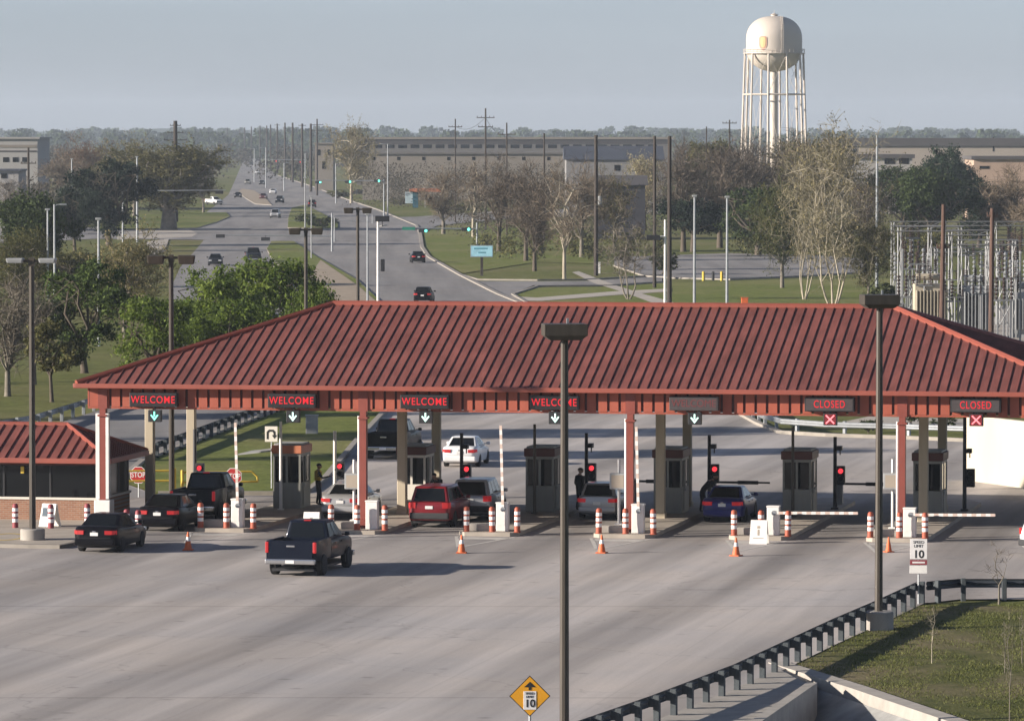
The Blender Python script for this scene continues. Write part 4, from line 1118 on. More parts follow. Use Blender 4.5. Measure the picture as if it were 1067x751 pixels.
# ================================================================== PEOPLE
def person(at, label, face=0.0, pose='stand', vest=False, sc=(1.12, 1.12, 1.04)):
    g = empty('person', at, label, 'person', None, rz=face, scale=sc)
    J = dict(pel=(0, 0, .95), sp=(0, .0, 1.15), ch=(0, .0, 1.38), nk=(0, .0, 1.50), hb=(0, .02, 1.58))
    A = {}
    lean = 0
    if pose == 'lean':
        J = dict(pel=(0, -.05, .93), sp=(0, .08, 1.11), ch=(0, .26, 1.27), nk=(0, .36, 1.35), hb=(0, .42, 1.42)); lean = .26
    v, e, r = [], [], []
    def add(p, rr, par=None):
        v.append(p); r.append(rr)
        if par is not None: e.append((par, len(v) - 1))
        return len(v) - 1
    pel = add(J['pel'], (.165, .12)); sp = add(J['sp'], (.155, .11), pel); ch = add(J['ch'], (.185, .125), sp); nk = add(J['nk'], (.06, .06), ch); hb = add(J['hb'], (.055, .06), nk)
    hands = []
    for s in (-1, 1):
        hip = add((s * .10, J['pel'][1], .86), (.095, .095), pel)
        kn = add((s * .13, J['pel'][1] + .03 + (.05 if s > 0 else 0), .48), (.065, .068), hip)
        an = add((s * .14, J['pel'][1] - .01 + (.04 if s > 0 else -.03), .09), (.045, .05), kn)
        add((s * .16, J['pel'][1] + .15 + (.04 if s > 0 else -.03), .045), (.042, .035), an)
        c = Vector(J['ch'])
        sh = add((s * .20, c.y, c.z + .05), (.065, .065), ch)
        if pose == 'lean': el, hd = Vector((s * .24, c.y + .16, c.z - .20)), Vector((s * .16, c.y + .40, c.z - .16))
        elif pose == 'reach' and s > 0: el, hd = Vector((.30, c.y + .12, c.z - .20)), Vector((.40, c.y + .36, c.z - .12))
        else: el, hd = Vector((s * .27, c.y - .02, c.z - .25)), Vector((s * .25, c.y + .12, c.z - .47))
        ei = add(tuple(el), (.048, .048), sh); wi = add(tuple(hd), (.032, .03), ei)
        d = (hd - el).normalized(); pm = hd + d * .07
        add(tuple(pm), (.038, .022), wi)
        hands.append((hd, d, s))
    me = bpy.data.meshes.new('skeleton'); me.from_pydata(v, e, [])
    ob = bpy.data.objects.new('body', me); C.objects.link(ob)
    sk = ob.modifiers.new('skin', 'SKIN'); sb = ob.modifiers.new('sub', 'SUBSURF'); sb.levels = 1; sb.render_levels = 1
    for i, q in enumerate(me.skin_vertices[0].data): q.radius = r[i]; q.use_root = (i == 0)
    dg = bpy.context.evaluated_depsgraph_get()
    m2 = bpy.data.meshes.new_from_object(ob.evaluated_get(dg))
    bpy.data.objects.remove(ob)
    b = MB(); nv = []
    hz = Vector(J['hb']) + Vector((0, .02 + .04 * (lean > 0), .09))
    for pl in m2.polygons:
        c = pl.center
        hand = any((c - hd).dot(d) > 0.0 and (c - hd).length < .16 for hd, d, s in hands)
        mi = 0 if hand or c.z > J['nk'][2] - .0 and abs(c.x) < .1 else (2 if c.z < J['pel'][2] - .02 and not (abs(c.x) > .2 and c.z > .7) else 1)
        if c.z < .10: mi = 3
        nv.append(mi)
    b.add([x.co.copy() for x in m2.vertices], [list(pl.vertices) for pl in m2.polygons]); b.m = nv
    # head: skull, jaw, nose, ears, eyes, mouth
    n, k = 14, 9; base = len(b.v)
    for i in range(k + 1):
        a = -PI / 2 + PI * i / k
        for j in range(n):
            q = 2 * PI * j / n
            x, y, z = .076 * math.cos(a) * math.cos(q), .096 * math.cos(a) * math.sin(q), .118 * math.sin(a)
            if z < 0: x *= 1 - .9 * (-z); y = y * (1 - .6 * (-z)) + .018 * (-z / .118)
            if abs(z + .01) < .035 and math.sin(q) > .93: y += .018
            b.v.append(hz + Vector((x, y, z)))
    for i in range(k):
        for j in range(n):
            b.f.append([base + i * n + j, base + i * n + (j + 1) % n, base + (i + 1) * n + (j + 1) % n, base + (i + 1) * n + j]); b.m.append(0)
    b.add([hz + Vector(p) for p in ((-.014, .088, -.025), (.014, .088, -.025), (0, .092, .018), (0, .122, -.022))], [(0, 1, 3), (1, 2, 3), (2, 0, 3)])
    for s in (-1, 1):
        M = Matrix.Translation(hz + Vector((s * .077, 0, -.005)))
        b.bbox(-.008, -.02, -.03, .008, .02, .03, .006, 0, M=M)
        M = Matrix.Translation(hz + Vector((s * .030, .087, .012)))
        b.box(-.012, -.004, -.005, .012, .006, .005, 3, M)
    b.box(-.022, .082, -.062, .022, .094, -.055, 3, Matrix.Translation(hz))
    for hd, d, s in hands:      # fingers
        side = d.cross(Vector((0, 0, 1))).normalized() if abs(d.z) < .9 else Vector((0, 1, 0))
        nrm = side.cross(d)
        for f, ln in ((-1.5, .066), (-.5, .078), (.5, .072), (1.5, .056)):
            p0 = hd + d * .075 + side * (f * .017)
            b.path([p0, p0 + d * ln * .55 - nrm * .004, p0 + d * ln * .85 - nrm * .022, p0 + d * ln - nrm * .04], [.0095, .009, .008, .006], 6, 0)
        p0 = hd + d * .03 + side * (-.03 * s)
        b.path([p0, p0 + d * .03 + side * (-.024 * s), p0 + d * .06 + side * (-.026 * s) - nrm * .012], [.011, .01, .007], 6, 0)
    b.build('body', [M_['skin'], M_['uniform'], M_['trouser'], M_['black']], g, smooth=60)
    cap = MB(); base = []
    for i in range(5):
        a = R(8) + (PI / 2 - R(8)) * i / 4
        base.append((.098 * math.cos(a) + .002, .122 * math.sin(a)))
    cap.lathe([(rr, z) for rr, z in base], 14, (0, 0), 0, 1.12)
    o = cap.build('hair', M_['hair'], g, smooth=60); o.location = hz + Vector((0, -.008, .008))
    if vest:
        vv = MB(); 
        prof = []
        c = Vector(J['ch'])
        for z, rx, ry in ((-.30, .20, .15), (-.12, .19, .145), (.05, .215, .15), (.115, .15, .11)):
            prof.append([(rx * math.cos(2 * PI * k / 16), ry * math.sin(2 * PI * k / 16), c.z + z) for k in range(16)])
        bb = len(vv.v)
        for ring in prof: vv.v += [Vector(p) for p in ring]
        for i in range(3):
            for k in range(16): vv.f.append([i * 16 + k, i * 16 + (k + 1) % 16, (i + 1) * 16 + (k + 1) % 16, (i + 1) * 16 + k]); vv.m.append(0)
        vv.build('vest', M_['vest'], g, smooth=60)
    return g
person(place(331.5, 12.1, .16) + U * .0, 'guard in dark uniform and yellow vest standing at the sunlit orange banded booth', R(-80), 'reach', True)
person(place(459, 9.6, .16), 'guard in black bending down behind the dark red estate car', R(150), 'lean')
person(place(604, 11.0, .16), 'guard all in black standing beside the tall centre lamp post', R(-60), sc=(1.25, 1.25, 1.05))
person(place(733, 10.8, .16), 'guard in black leaning towards the bright blue saloon car', R(-75), 'lean')

# ================================================================== GUARD HOUSE (left edge)
def guard_house():
    T1 = tof(103, 1.5); c = loc(T1, 1.5)
    g = empty('guard_house', c, 'low brick guard house with a red hipped metal roof and dark band of windows', 'building', rz=-TH)
    # local: wall front face on y=0, right wall on x=0; building extends to -x and +y
    wl, wd = -13.0, 5.0
    b = MB(); b.box(wl, 0, -.02, 0, wd, 1.02); b.build('wall', M_['brick'], g)
    s = MB(); s.box(wl - .05, -.06, 1.02, .06, wd + .06, 1.12); s.build('sill', M_['offwhite'], g)
    w = MB(); w.box(wl + .02, .04, 1.12, -.02, wd - .04, 2.48); w.build('window', M_['glass'], g)
    fr = MB()
    for k in range(7): fr.box(-.04 - k * 2.05, .0, 1.121, -.12 - k * 2.05, .045, 2.48)
    for k in range(4): fr.box(-.03, .1 + k * 1.55, 1.121, .0, .2 + k * 1.55, 2.48)
    fr.build('window_frame', M_['black'], g)
    hd = MB(); hd.box(wl - .02, -.04, 2.48, .04, wd + .04, 2.86); hd.build('fascia', M_['fasciadark'], g)
    # roof
    oh = .62; x1, y0, y1 = oh, -oh, wd + oh; x0 = wl - oh; z0, z1 = 2.80, 4.05; ym = (y0 + y1) / 2; hr = (ym - y0)
    A, B, Cc, D_, E, G = (x0, y0, z0), (x1, y0, z0), (x1, y1, z0), (x0, y1, z0), (x0 + hr, ym, z1), (x1 - hr * .86, ym, z1)
    r = MB(); r.add([A, B, G, E], [(0, 1, 2, 3)]); r.add([Cc, D_, E, G], [(0, 1, 2, 3)]); r.add([D_, A, E], [(0, 1, 2)]); r.add([B, Cc, G], [(0, 1, 2)])
    def seam(p, q):
        d = (Vector(q) - Vector(p))
        if d.length < .2: return
        d.normalize(); sd = d.cross(Vector((0, 0, 1))).normalized(); n = sd.cross(d); P, Q = Vector(p), Vector(q); sw, sh = .025, .055
        r.add([P - sd * sw, P + sd * sw, Q + sd * sw, Q - sd * sw, P - sd * sw + n * sh, P + sd * sw + n * sh, Q + sd * sw + n * sh, Q - sd * sw + n * sh], [(4, 5, 6, 7), (0, 1, 5, 4), (1, 2, 6, 5), (2, 3, 7, 6), (3, 0, 4, 7)])
    n = int((x1 - x0) / .45)
    for i in range(1, n):
        x = x0 + (x1 - x0) * i / n
        f = 1 if E[0] <= x <= G[0] else ((x - x0) / hr if x < E[0] else (x1 - x) / (x1 - G[0]))
        seam((x, y0, z0), (x, y0 + (ym - y0) * f, z0 + (z1 - z0) * f)); seam((x, y1, z0), (x, y1 - (y1 - ym) * f, z0 + (z1 - z0) * f))
    n = int((y1 - y0) / .45)
    for i in range(1, n):
        y = y0 + (y1 - y0) * i / n; f = 1 - abs(y - ym) / hr
        seam((x1, y, z0), (x1 - (x1 - G[0]) * f, y, z0 + (z1 - z0) * f))
    rf = r.build('roof', M_['roof'], g)
    c_ = MB()
    for p, q in ((E, G), (A, E), (B, G), (Cc, G)): c_.path([Vector(p) + Vector((0, 0, .03)), Vector(q) + Vector((0, 0, .03))], .10, 6)
    c_.build('ridge_cap', M_['rooftrim'], rf)
    gt = MB(); gt.bbox(x0, y0 - .1, z0 - .2, x1 + .1, y0 + .02, z0 + .02, .03); gt.bbox(x1 - .02, y0 + .03, z0 - .2, x1 + .1, y1, z0 + .02, .03); gt.box(x0 + .02, y0 + .03, z0 - .16, x1 - .03, y1 - .02, z0 - .12)
    gt.build('gutter', M_['rooftrim'], g)
    MB().bbox(-3.42, -.05, 2.12, -3.27, .03, 2.42, .02).build('wall_lamp', M_['yellow'], g)
guard_house()
# ================================================================== GUARDRAILS
def guardrail(name, pts, spacing, label, side, h=.72, m_rail=None, m_post=None, post_r=.085, beam=.31):
    """pts: ground points; side: which way the posts stand from the rail (+1 left of the walking direction)"""
    pts = [Vector((p.x, p.y, 0)) for p in pts]
    g = empty(name, pts[0], label, 'guardrail')
    o = pts[0]
    b = MB(); prof = [(-.155, .0), (-.10, .045), (-.045, .045), (0, .0), (.045, .045), (.10, .045), (.155, .0)]
    rows = []
    for i, p in enumerate(pts):
        d = (pts[min(i + 1, len(pts) - 1)] - pts[max(i - 1, 0)]).normalized(); n = Vector((-d.y, d.x, 0)) * side
        rows.append([p - o - n * (.06 + q) + Vector((0, 0, h - beam / 2 + z)) for z, q in prof] + [p - o - n * (.05 + q) + Vector((0, 0, h - beam / 2 + z)) for z, q in reversed(prof)])
    k = len(rows[0])
    for r_ in rows: b.v += r_
    for i in range(len(rows) - 1):
        for j in range(k): b.f.append([i * k + j, i * k + (j + 1) % k, (i + 1) * k + (j + 1) % k, (i + 1) * k + j]); b.m.append(0)
    b.build('rail', m_rail or M_['railback'], g)
    pm = MB().bbox(-.085, .10, -.3, .085, .28, h + .04, .012, seg=1).box(-.07, -.045, h - .29, .07, .10, h - .03).mesh('post', m_post or M_['railpost'])
    acc = 0.0; nxt = 0.3
    for i in range(len(pts) - 1):
        a, q = pts[i], pts[i + 1]; ln = (q - a).length; d = (q - a) / ln
        while nxt < acc + ln:
            p = a + d * (nxt - acc)
            po = bpy.data.objects.new('post', pm); C.objects.link(po); po.parent = g
            ang = math.atan2(d.y, d.x) + (0 if side > 0 else PI)
            po.location = p - o; po.rotation_euler.z = ang
            nxt += spacing
        acc += ln
    return g
guardrail('guardrail', RAILP, 1.78, 'dark guardrail with many posts running from the bottom edge along the drainage channel', -1)
guardrail('guardrail', [RAILP[-1] + Vector((.35, .05, 0))] + RAIL2P[1:], 1.45, 'short guardrail across the grass bank at the right edge', -1)
guardrail('guardrail', [gp(760, 425), gp(775, 432), gp(795, 444), gp(815, 450), gp(862, 453.4), gp(940, 455.6), gp(1067, 460), gp(1300, 467)], 3.8, 'pale guardrail curving along the far pavement edge beneath the CLOSED boards', 1, .75, M_['steel'], M_['steel'])
guardrail('guardrail', [gp(150, 480.5), gp(200, 462), gp(282, 431), gp(345, 402.5)], 2.6, 'dark guardrail between the outbound lane and the grass beneath the second WELCOME board', -1)
guardrail('guardrail', [gp(-60, 462), gp(36, 446), gp(82, 431.5), (gp(200, 393))], 3.8, 'pale guardrail beside the lawn behind the guard house', -1, .75, M_['steel'], M_['steel'])

# ================================================================== LIGHT POLES
def box_pole(px, py, top, heads, label, drum=False, wid=.62, rot=0.0, thick=.40):
    base = gp(px, py); ht = zat(px, top, base.y)
    g = empty('lamp_post', base, label, 'lamp post', 'bronze box-head lamp posts', rz=rot)
    b = MB().path([(0, 0, -.02 if not drum else .5), (0, 0, ht - .35)], [.135, .105], 10); 
    if not drum: b.bbox(-.2, -.2, 0, .2, .2, .06, .02)
    b.build('pole', M_['bronze'], g)
    if drum: MB().lathe([(.50, -.05), (.50, .56), (.46, .60)], 20).build('concrete_base', M_['conc'], g, smooth=40)
    if heads == 2:
        for s in (-1, 1):
            a = MB().box(s * .08, -.05, ht - .2, s * .36, .05, ht - .10); hh = MB()
            x0, x1 = sorted((s * .3, s * (.3 + wid)))
            zl, zm = ht - .04 - thick, ht - .04; hh.hexa([(x0 + .05, -.24, zl), (x1 - .05, -.24, zl), (x1 - .05, .24, zl), (x0 + .05, .24, zl), (x0, -.3, zm), (x1, -.3, zm), (x1, .3, zm), (x0, .3, zm)], .05)
            h = hh.build('lamp_head', M_['bronze'] if thick > .3 else M_['grey'], g); a.build('arm', M_['bronze'], h)  # flat heads in lighter grey to paint in sky light on their tops
        MB().box(-.12, -.12, ht - .35, .12, .12, ht - .02).build('pole_cap', M_['bronze'], g)
    else:
        for y in (0,):
            hh = MB().hexa([(-.42, -.36, ht - .48), (.42, -.36, ht - .48), (.42, .36, ht - .48), (-.42, .36, ht - .48), (-.58, -.44, ht - .36), (.58, -.44, ht - .36), (.58, .44, ht - .36), (-.58, .44, ht - .36)])
            hh.bbox(-.60, -.46, ht - .365, .60, .46, ht - .03, .02)
            h = hh.build('lamp_head', M_['bronze'], g)
            MB().bbox(.05, -.05, ht - .03, .12, .02, ht + .12, .01).build('light_sensor', M_['steel'], h)
    return g
box_pole(588, 760, 336, 1, 'tall bronze lamp post with one box head standing centre front before the canopy', rot=R(6))
box_pole(915.5, 655, 306, 1, 'tall bronze lamp post on a concrete drum beside the guardrail and speed limit sign', True, rot=R(8))
box_pole(34, 566, 268, 2, 'bronze lamp post with two flat heads on a concrete drum before the guard house', True, .72, rot=R(-4), thick=.20)
box_pole(179, 524, 265, 2, 'bronze lamp post with two box heads rising between the tan columns at left', False, .78)
box_pole(319, 424, 237, 2, 'bronze lamp post with two box heads among the bright green trees behind the canopy', False, .74)
box_pole(373, 384, 216, 2, 'bronze lamp post with two box heads rising above the left end of the canopy ridge', False, .70)

def street_lamp(px, py, top, label, r=.11, head='cap', m=None, arm=0):
    base = gp(px, py); ht = zat(px, top, base.y)
    g = empty('street_lamp', base, label, 'street lamp', 'slim pale street lamps')
    MB().path([(0, 0, -.05), (0, 0, ht)], [r * 1.25, r * .8], 8).build('pole', m or M_['steel'], g)
    b = MB()
    if head == 'cap': b.bbox(-.22, -.22, ht - .02, .22, .22, ht + .16, .04)
    else:
        s = 1 if arm > 0 else -1
        b.path([(0, 0, ht - .2), (arm * .5, 0, ht - .02), (arm, 0, ht)], .045, 6); b.bbox(min(arm, arm + s * .6), -.14, ht - .08, max(arm, arm + s * .6), .14, ht + .07, .03)
    b.build('lamp_head', M_['grey'] if head == 'cap' else M_['steel'], g)
street_lamp(50, 330, 219, 'pale street lamp nearer the left edge of a close pair by the dark oaks', .10)
street_lamp(57, 332, 213, 'pale street lamp with short arm, right one of a close pair by the dark oaks', .10, 'arm', arm=.5)
street_lamp(103, 360, 229, 'pale street lamp standing in the brown bare tree', .10)
street_lamp(723.5, 330, 205, 'pale street lamp before the car park, the left one of two', .115, 'cap')
street_lamp(757.5, 331, 206, 'pale street lamp before the car park, the right one of two', .115, 'cap')
street_lamp(143, 252, 164, 'pale street lamp behind the dark round oak', .16)
street_lamp(75, 235, 166, 'pale street lamp in front of the brown trees at upper left', .13)
street_lamp(913.5, 300, 140, 'tall pale pole right of the big pale sycamore', .14)
street_lamp(404, 225, 150, 'thin pale street lamp left of the long brown building', .13, 'arm', arm=-.9)
street_lamp(277, 196, 154, 'pale street lamp with arm over the far road queue', .16, 'arm', arm=-1.2)
street_lamp(350, 212, 170, 'pale street lamp by the verge below the tan building', .14, 'arm', arm=.9)
street_lamp(296, 199, 170, 'pale street lamp beside the row of tall utility poles', .16, 'arm', arm=.9)
street_lamp(265, 190, 155, 'pale street lamp on the far road left of the tall poles', .18, 'arm', arm=-1.0)
street_lamp(318, 262, 186, 'thin dark pole on the median left of the double box-head lamp', .09, 'cap', M_['grey'])
street_lamp(324.5, 270, 205, 'thin grey pole on the median behind the double box-head lamp', .08, 'cap', M_['grey'])
street_lamp(348.5, 252, 226, 'short pale post on the median beyond the junction', .10, 'cap')
street_lamp(383, 330, 224, 'thin grey pole beside the double box-head lamp over the canopy ridge', .09, 'cap', M_['steel'])

# ================================================================== TRAFFIC LIGHTS OF THE JUNCTION
def mast(px, py, top, x_to, y_arm, heads, label, pole_m=None, sign=None, r=.16):
    base = gp(px, py); Y = base.y; ht = zat(px, top, Y); g = empty('traffic_light', base, label, 'traffic light', 'mast arm traffic lights at the junction')
    MB().path([(0, 0, -.1), (0, 0, ht)], [r, r * .7], 8).build('pole', pole_m or M_['steel'], g)
    za = zat(px, y_arm, Y); xe = xat(x_to, Y) - base.x
    MB().path([(0, 0, za), (xe, 0, za + .12)], [r * .7, r * .35], 6).build('mast_arm', pole_m or M_['steel'], g)
    for hx, hy, lit in heads:
        x = xat(hx, Y) - base.x; z = zat(hx, hy, Y)
        horiz = True
        b = MB().bbox(x - .62, -.42, z - .24, x + .62, -.14, z + .24, .04); b.box(x - .03, -.2, min(z, za), x + .03, -.05, max(z, za + .1))
        h = b.build('signal_head', M_['black'], g)
        if lit:
            l = MB(); c = x + .40
            l.poly([(c + .2 * math.cos(2 * PI * k / 12), -.428, z + .2 * math.sin(2 * PI * k / 12)) for k in range(12)])
            l.build('lamp', M_['siggreen'] if lit == 'g' else M_['sigred'], h)
    if sign:
        x = xat(sign, Y) - base.x
        MB().bbox(x - .9, -.14, za - .18, x + .9, -.10, za + .26, .01).build('street_sign', M_['signgreen'], g)
    return g
mast(497, 262, 232, 432, 238.5, [(441, 240.5, 'g'), (485.5, 239, 'g')], 'traffic light arm over the lawn corner with green lit heads and a green street sign', sign=426)
mast(400, 196 + 30, 187, 325, 188.5, [(332, 190, 'g'), (363, 189.5, 'g'), (393, 188.5, 'g')], 'far traffic light arm with three green lit heads beyond the double box-head lamp')
mast(128, 252, 192, 236, 199, [(229, 200.5, None)], 'traffic light arm reaching right over the road from the dark round oak')
mast(346, 262, 222, 222, 246, [(230, 246, None), (277, 249, None)], 'thin traffic light arm with two dark heads over the left carriageway')
mast(388, 233, 224, 300, 230.5, [], 'thin bare mast arm across the road at the junction', r=.11)
mast(693, 330, 229, 681, 247, [(680.5, 247.5, None)], 'white signal pole with one dark head over the lawn before two wood poles', M_['white'], r=.14)
g = mast(394, 338, 226, 404, 236, [(398.5, 228, None)], 'white signal pole with cameras rising behind the canopy ridge', M_['white'], r=.14)
z = zat(399, 276, g.location.y)
MB().bbox(.22, -.3, z - .55, .58, -.05, z + .5, .04).build('signal_head', M_['black'], g)
mast(226, 172, 150, 200, 156, [(202, 157, 'g'), (212, 157, 'g')], 'tiny far traffic light with green heads left of the straight road', r=.2)
mast(318, 188, 160, 262, 166.5, [(287, 168, 'r'), (312, 169, 'r'), (270, 167, None)], 'far traffic light with red heads across the straight road', r=.2)

# ================================================================== UTILITY POLES
def upole(px, py, top, label, r=.16, arms=(), m=None, lean=0.0, box=None):
    base = gp(px, py); ht = zat(px, top, base.y)
    g = empty('utility_pole', base, label, 'utility pole', 'wooden utility poles')
    MB().path([(0, 0, -.2), (lean * ht, 0, ht)], [r, r * .72], 8).build('pole', m or M_['wood'], g)
    for dz, hw in arms:
        z = ht - dz
        a = MB().box(lean * z - hw, -.07, z - .07, lean * z + hw, .07, z + .07)
        for x in (-hw * .92, -hw * .45, hw * .45, hw * .92): a.path([(lean * z + x, 0, z + .07), (lean * z + x, 0, z + .30)], .05, 6)
        a.build('crossarm', m or M_['wood'], g)
    if box:
        z = ht - box
        MB().lathe([(.24, z - .5), (.27, z - .4), (.27, z + .4), (.2, z + .5)], 10, (.42, 0)).build('pole_transformer', M_['grey'], g)
    return g
far_px = [(237, 163, 133), (250, 164, 135), (255, 166, 133), (262, 168, 132), (271, 171, 131), (278, 174, 131), (282, 177, 130), (289, 181, 129), (297, 185, 128), (305, 190, 128), (315, 195, 129), (324, 200, 129)]
ords = ['first', 'second', 'third', 'fourth', 'fifth', 'sixth', 'seventh', 'eighth', 'ninth', 'tenth', 'eleventh', 'twelfth']
for i, (px, py, top) in enumerate(far_px):
    upole(px, py, top, '%s utility pole from the farthest in the row receding along the straight road' % ords[i], .42 if i > 3 else .5, [(.6, 1.2)] if i % 3 == 1 else [])
upole(330.5, 204, 124, 'nearest and tallest utility pole of the row along the straight road, with crossarm', .26, [(1.6, 1.7), (3.2, 1.4)])
upole(183, 232, 126, 'thick dark utility pole with several crossarms above the big oak', .50, [(.9, 1.0), (2.2, 1.5), (3.6, 2.2), (5.0, 2.6), (6.4, 2.6)])
upole(30, 262, 154, 'brown utility pole with a crossarm at the upper left by the far white building', .2, [(2.2, 1.1)])
upole(474.5, 232, 124, 'thin utility pole with a crossarm above the white sycamore, left of a taller one', .15, [(1.5, 1.3)])
upole(506, 240, 113, 'tallest utility pole with crossarms above the long brown building', .18, [(1.6, 1.55), (3.2, 1.3)])
upole(528, 245, 128, 'utility pole right of the tallest one with crossarms', .16, [(1.9, 1.5)])
upole(567, 250, 139, 'dark utility pole before the end of the long brown building', .18)
upole(621, 287, 141, 'thick black utility pole before the blue roofed building', .27, box=7.6)
upole(682, 300, 142, 'brown utility pole left of its thicker neighbour by the lawn path', .20)
upole(697.5, 316, 142, 'thick brown utility pole by the lawn path, right of its thinner neighbour', .24)
upole(760, 235, 125, 'utility pole with a crossarm left of the water tower', .17, [(.6, 1.3)])
upole(736, 240, 132, 'short dark pole top above the bare trees left of the water tower', .14)
upole(981, 358, 213, 'red brown pole leaning slightly before the substation', .22, [(3.4, .5)], M_['woodred'], .012)
upole(1032.5, 362, 217, 'red brown pole before the substation near the right edge', .22, [(.6, .4)], M_['woodred'], .006)

# ================================================================== SIGNS
def post(g, h, r=.035, m=None): MB().path([(0, 0, -.1), (0, 0, h)], r, 6).build('post', m or M_['steel'], g)
# amber diamond, bottom centre
p = gp(552, 790); zc = zat(552, 724.5, p.y); g = empty('warning_sign', p, 'amber diamond sign ahead of the camera showing an up arrow and a 10 limit plate', 'sign', rz=R(2))
post(g, zc + .1, .04)
s = .545
MB().plate([(-s, zc), (0, zc - s), (s, zc), (0, zc + s)], -.06, -.045).build('border', M_['signblack'], g)
k = s - .03
MB().plate([(-k, zc), (0, zc - k), (k, zc), (0, zc + k)], -.068, -.061).build('plate', M_['signyellow'], g)
MB().plate([(-.035, zc + .16), (.035, zc + .16), (.035, zc + .24), (.15, zc + .24), (0, zc + .38), (-.15, zc + .24), (-.035, zc + .24)], -.075, -.069).build('arrow', M_['signblack'], g)
MB().bbox(-.17, -.077, zc - .36, .17, -.069, zc + .13, .004).build('limit_plate', M_['band'], g)
text('10', .20, M_['signblack'], g, (0, -.080, zc - .20), bold=.006)
text('SPEED', .062, M_['signblack'], g, (0, -.080, zc + .07)); text('LIMIT', .062, M_['signblack'], g, (0, -.080, zc - .02))
# speed limit sign by the right lamp post
p = gp(957, 629); g = empty('speed_limit_sign', p, 'white speed limit 10 sign with a maroon plate below, at the guardrail corner', 'sign', rz=R(-4))
zz = lambda y: zat(955, y, p.y)
post(g, zz(563), .035)
MB().bbox(-.30, -.06, zz(582), .30, -.045, zz(561), .006).build('plate', M_['band'], g)
text('10', .27, M_['signblack'], g, (0, -.063, zz(577.3)), bold=.008)
text('SPEED', .10, M_['signblack'], g, (0, -.063, zz(564.6))); text('LIMIT', .10, M_['signblack'], g, (0, -.063, zz(568.6)))
MB().bbox(-.30, -.06, zz(588), .30, -.045, zz(583), .004).build('maroon_plate', M_['signmaroon'], g)
MB().box(-.22, -.064, zz(586.4), .22, -.061, zz(584.7)).build('legend', M_['band'], g)
MB().bbox(-.32, -.06, zz(597), .30, -.045, zz(588.8), .004).build('lower_plate', M_['white'], g)
# turn sign on the lawn
p = gp(283, 509); g = empty('turn_sign', p, 'white u-turn sign on a thin post on the grass under the second WELCOME board', 'sign', rz=-TH)
zz = lambda y: zat(283, y, p.y)
post(g, zz(446), .03)
MB().bbox(-.30, -.06, zz(460), .30, -.045, zz(444), .005).build('plate', M_['grey'] if False else M_['offwhite'], g)
zc = zz(452)
MB().plate([(-.22, zc - .22), (-.12, zc - .22), (-.12, zc + .06), (-.08, zc + .12), (.08, zc + .12), (.12, zc + .06), (.12, zc - .06), (.2, zc - .06), (.07, zc - .24), (-.06, zc - .06), (.03, zc - .06), (.03, zc + .03), (-.03, zc + .03), (-.05, zc + .2), (-.16, zc + .2), (-.22, zc + .1)][:0] or
           [(-.22, zc - .24), (-.12, zc - .24), (-.12, zc + .05), (-.06, zc + .11), (.06, zc + .11), (.11, zc + .05), (.11, zc - .05), (.03, zc - .05), (.16, zc - .22), (.29, zc - .05), (.21, zc - .05), (.21, zc + .1), (.11, zc + .21), (-.11, zc + .21), (-.22, zc + .1)], -.068, -.061).build('arrow', M_['signblack'], g)
# yellow pipe gate across the outbound lane with two stop signs
pg0, pg1 = gp(96, 520), gp(270, 517)
def stop_sign(parent_at, label, zc_py, px):
    g = empty('stop_sign', parent_at, label, 'stop sign', 'stop signs on the pipe gate', rz=-R(4))
    zc = zat(px, zc_py, parent_at.y)
    rr = .41
    MB().plate([(rr * math.cos(PI / 8 + PI / 4 * k), zc + rr * math.sin(PI / 8 + PI / 4 * k)) for k in range(8)], -.10, -.085).build('plate', M_['band'], g)
    rr = .375
    MB().plate([(rr * math.cos(PI / 8 + PI / 4 * k), zc + rr * math.sin(PI / 8 + PI / 4 * k)) for k in range(8)], -.106, -.101).build('face', M_['signred'], g)
    text('STOP', .24, M_['band'], g, (0, -.109, zc), sx=.8, bold=.006)
    post(g, zc - .1, .03)
stop_sign(gp(144.5, 518) + Vector((0, 0, 0)), 'red stop sign on the yellow pipe gate above the rear saloon car', 494.5, 144.5)
stop_sign(gp(243.5, 517.5), 'red stop sign by the yellow pipe gate, behind the raised white arm', 496, 243.5)
for (a, q, lab) in ((gp(96, 519.5), gp(182, 518.5), 'yellow pipe gate behind the guard house and rear saloon car'), (gp(269, 517), gp(190, 518), 'yellow pipe gate on the grass edge left of the u-turn sign')):
    g = empty('pipe_gate', a, lab, 'gate', 'yellow pipe gates'); d = q - a
    zt, zb = zat(200, 491, a.y), zat(200, 501.5, a.y); b = MB(); u = d.normalized(); Ln = d.length
    b.path([Vector((0, 0, zb)), u * Ln + Vector((0, 0, zb))], .045, 8); b.path([u * .3 + Vector((0, 0, zt)), u * Ln + Vector((0, 0, zt))], .045, 8)
    b.path([Vector((0, 0, zb)), u * .05 + Vector((0, 0, (zb + zt) / 2)), u * .3 + Vector((0, 0, zt))], .045, 8)
    b.build('bars', M_['yellow'], g)
    MB().path([u * Ln + Vector((0, 0, -.1)), u * Ln + Vector((0, 0, zt + .1))], .07, 8).build('post', M_['yellow'], g)
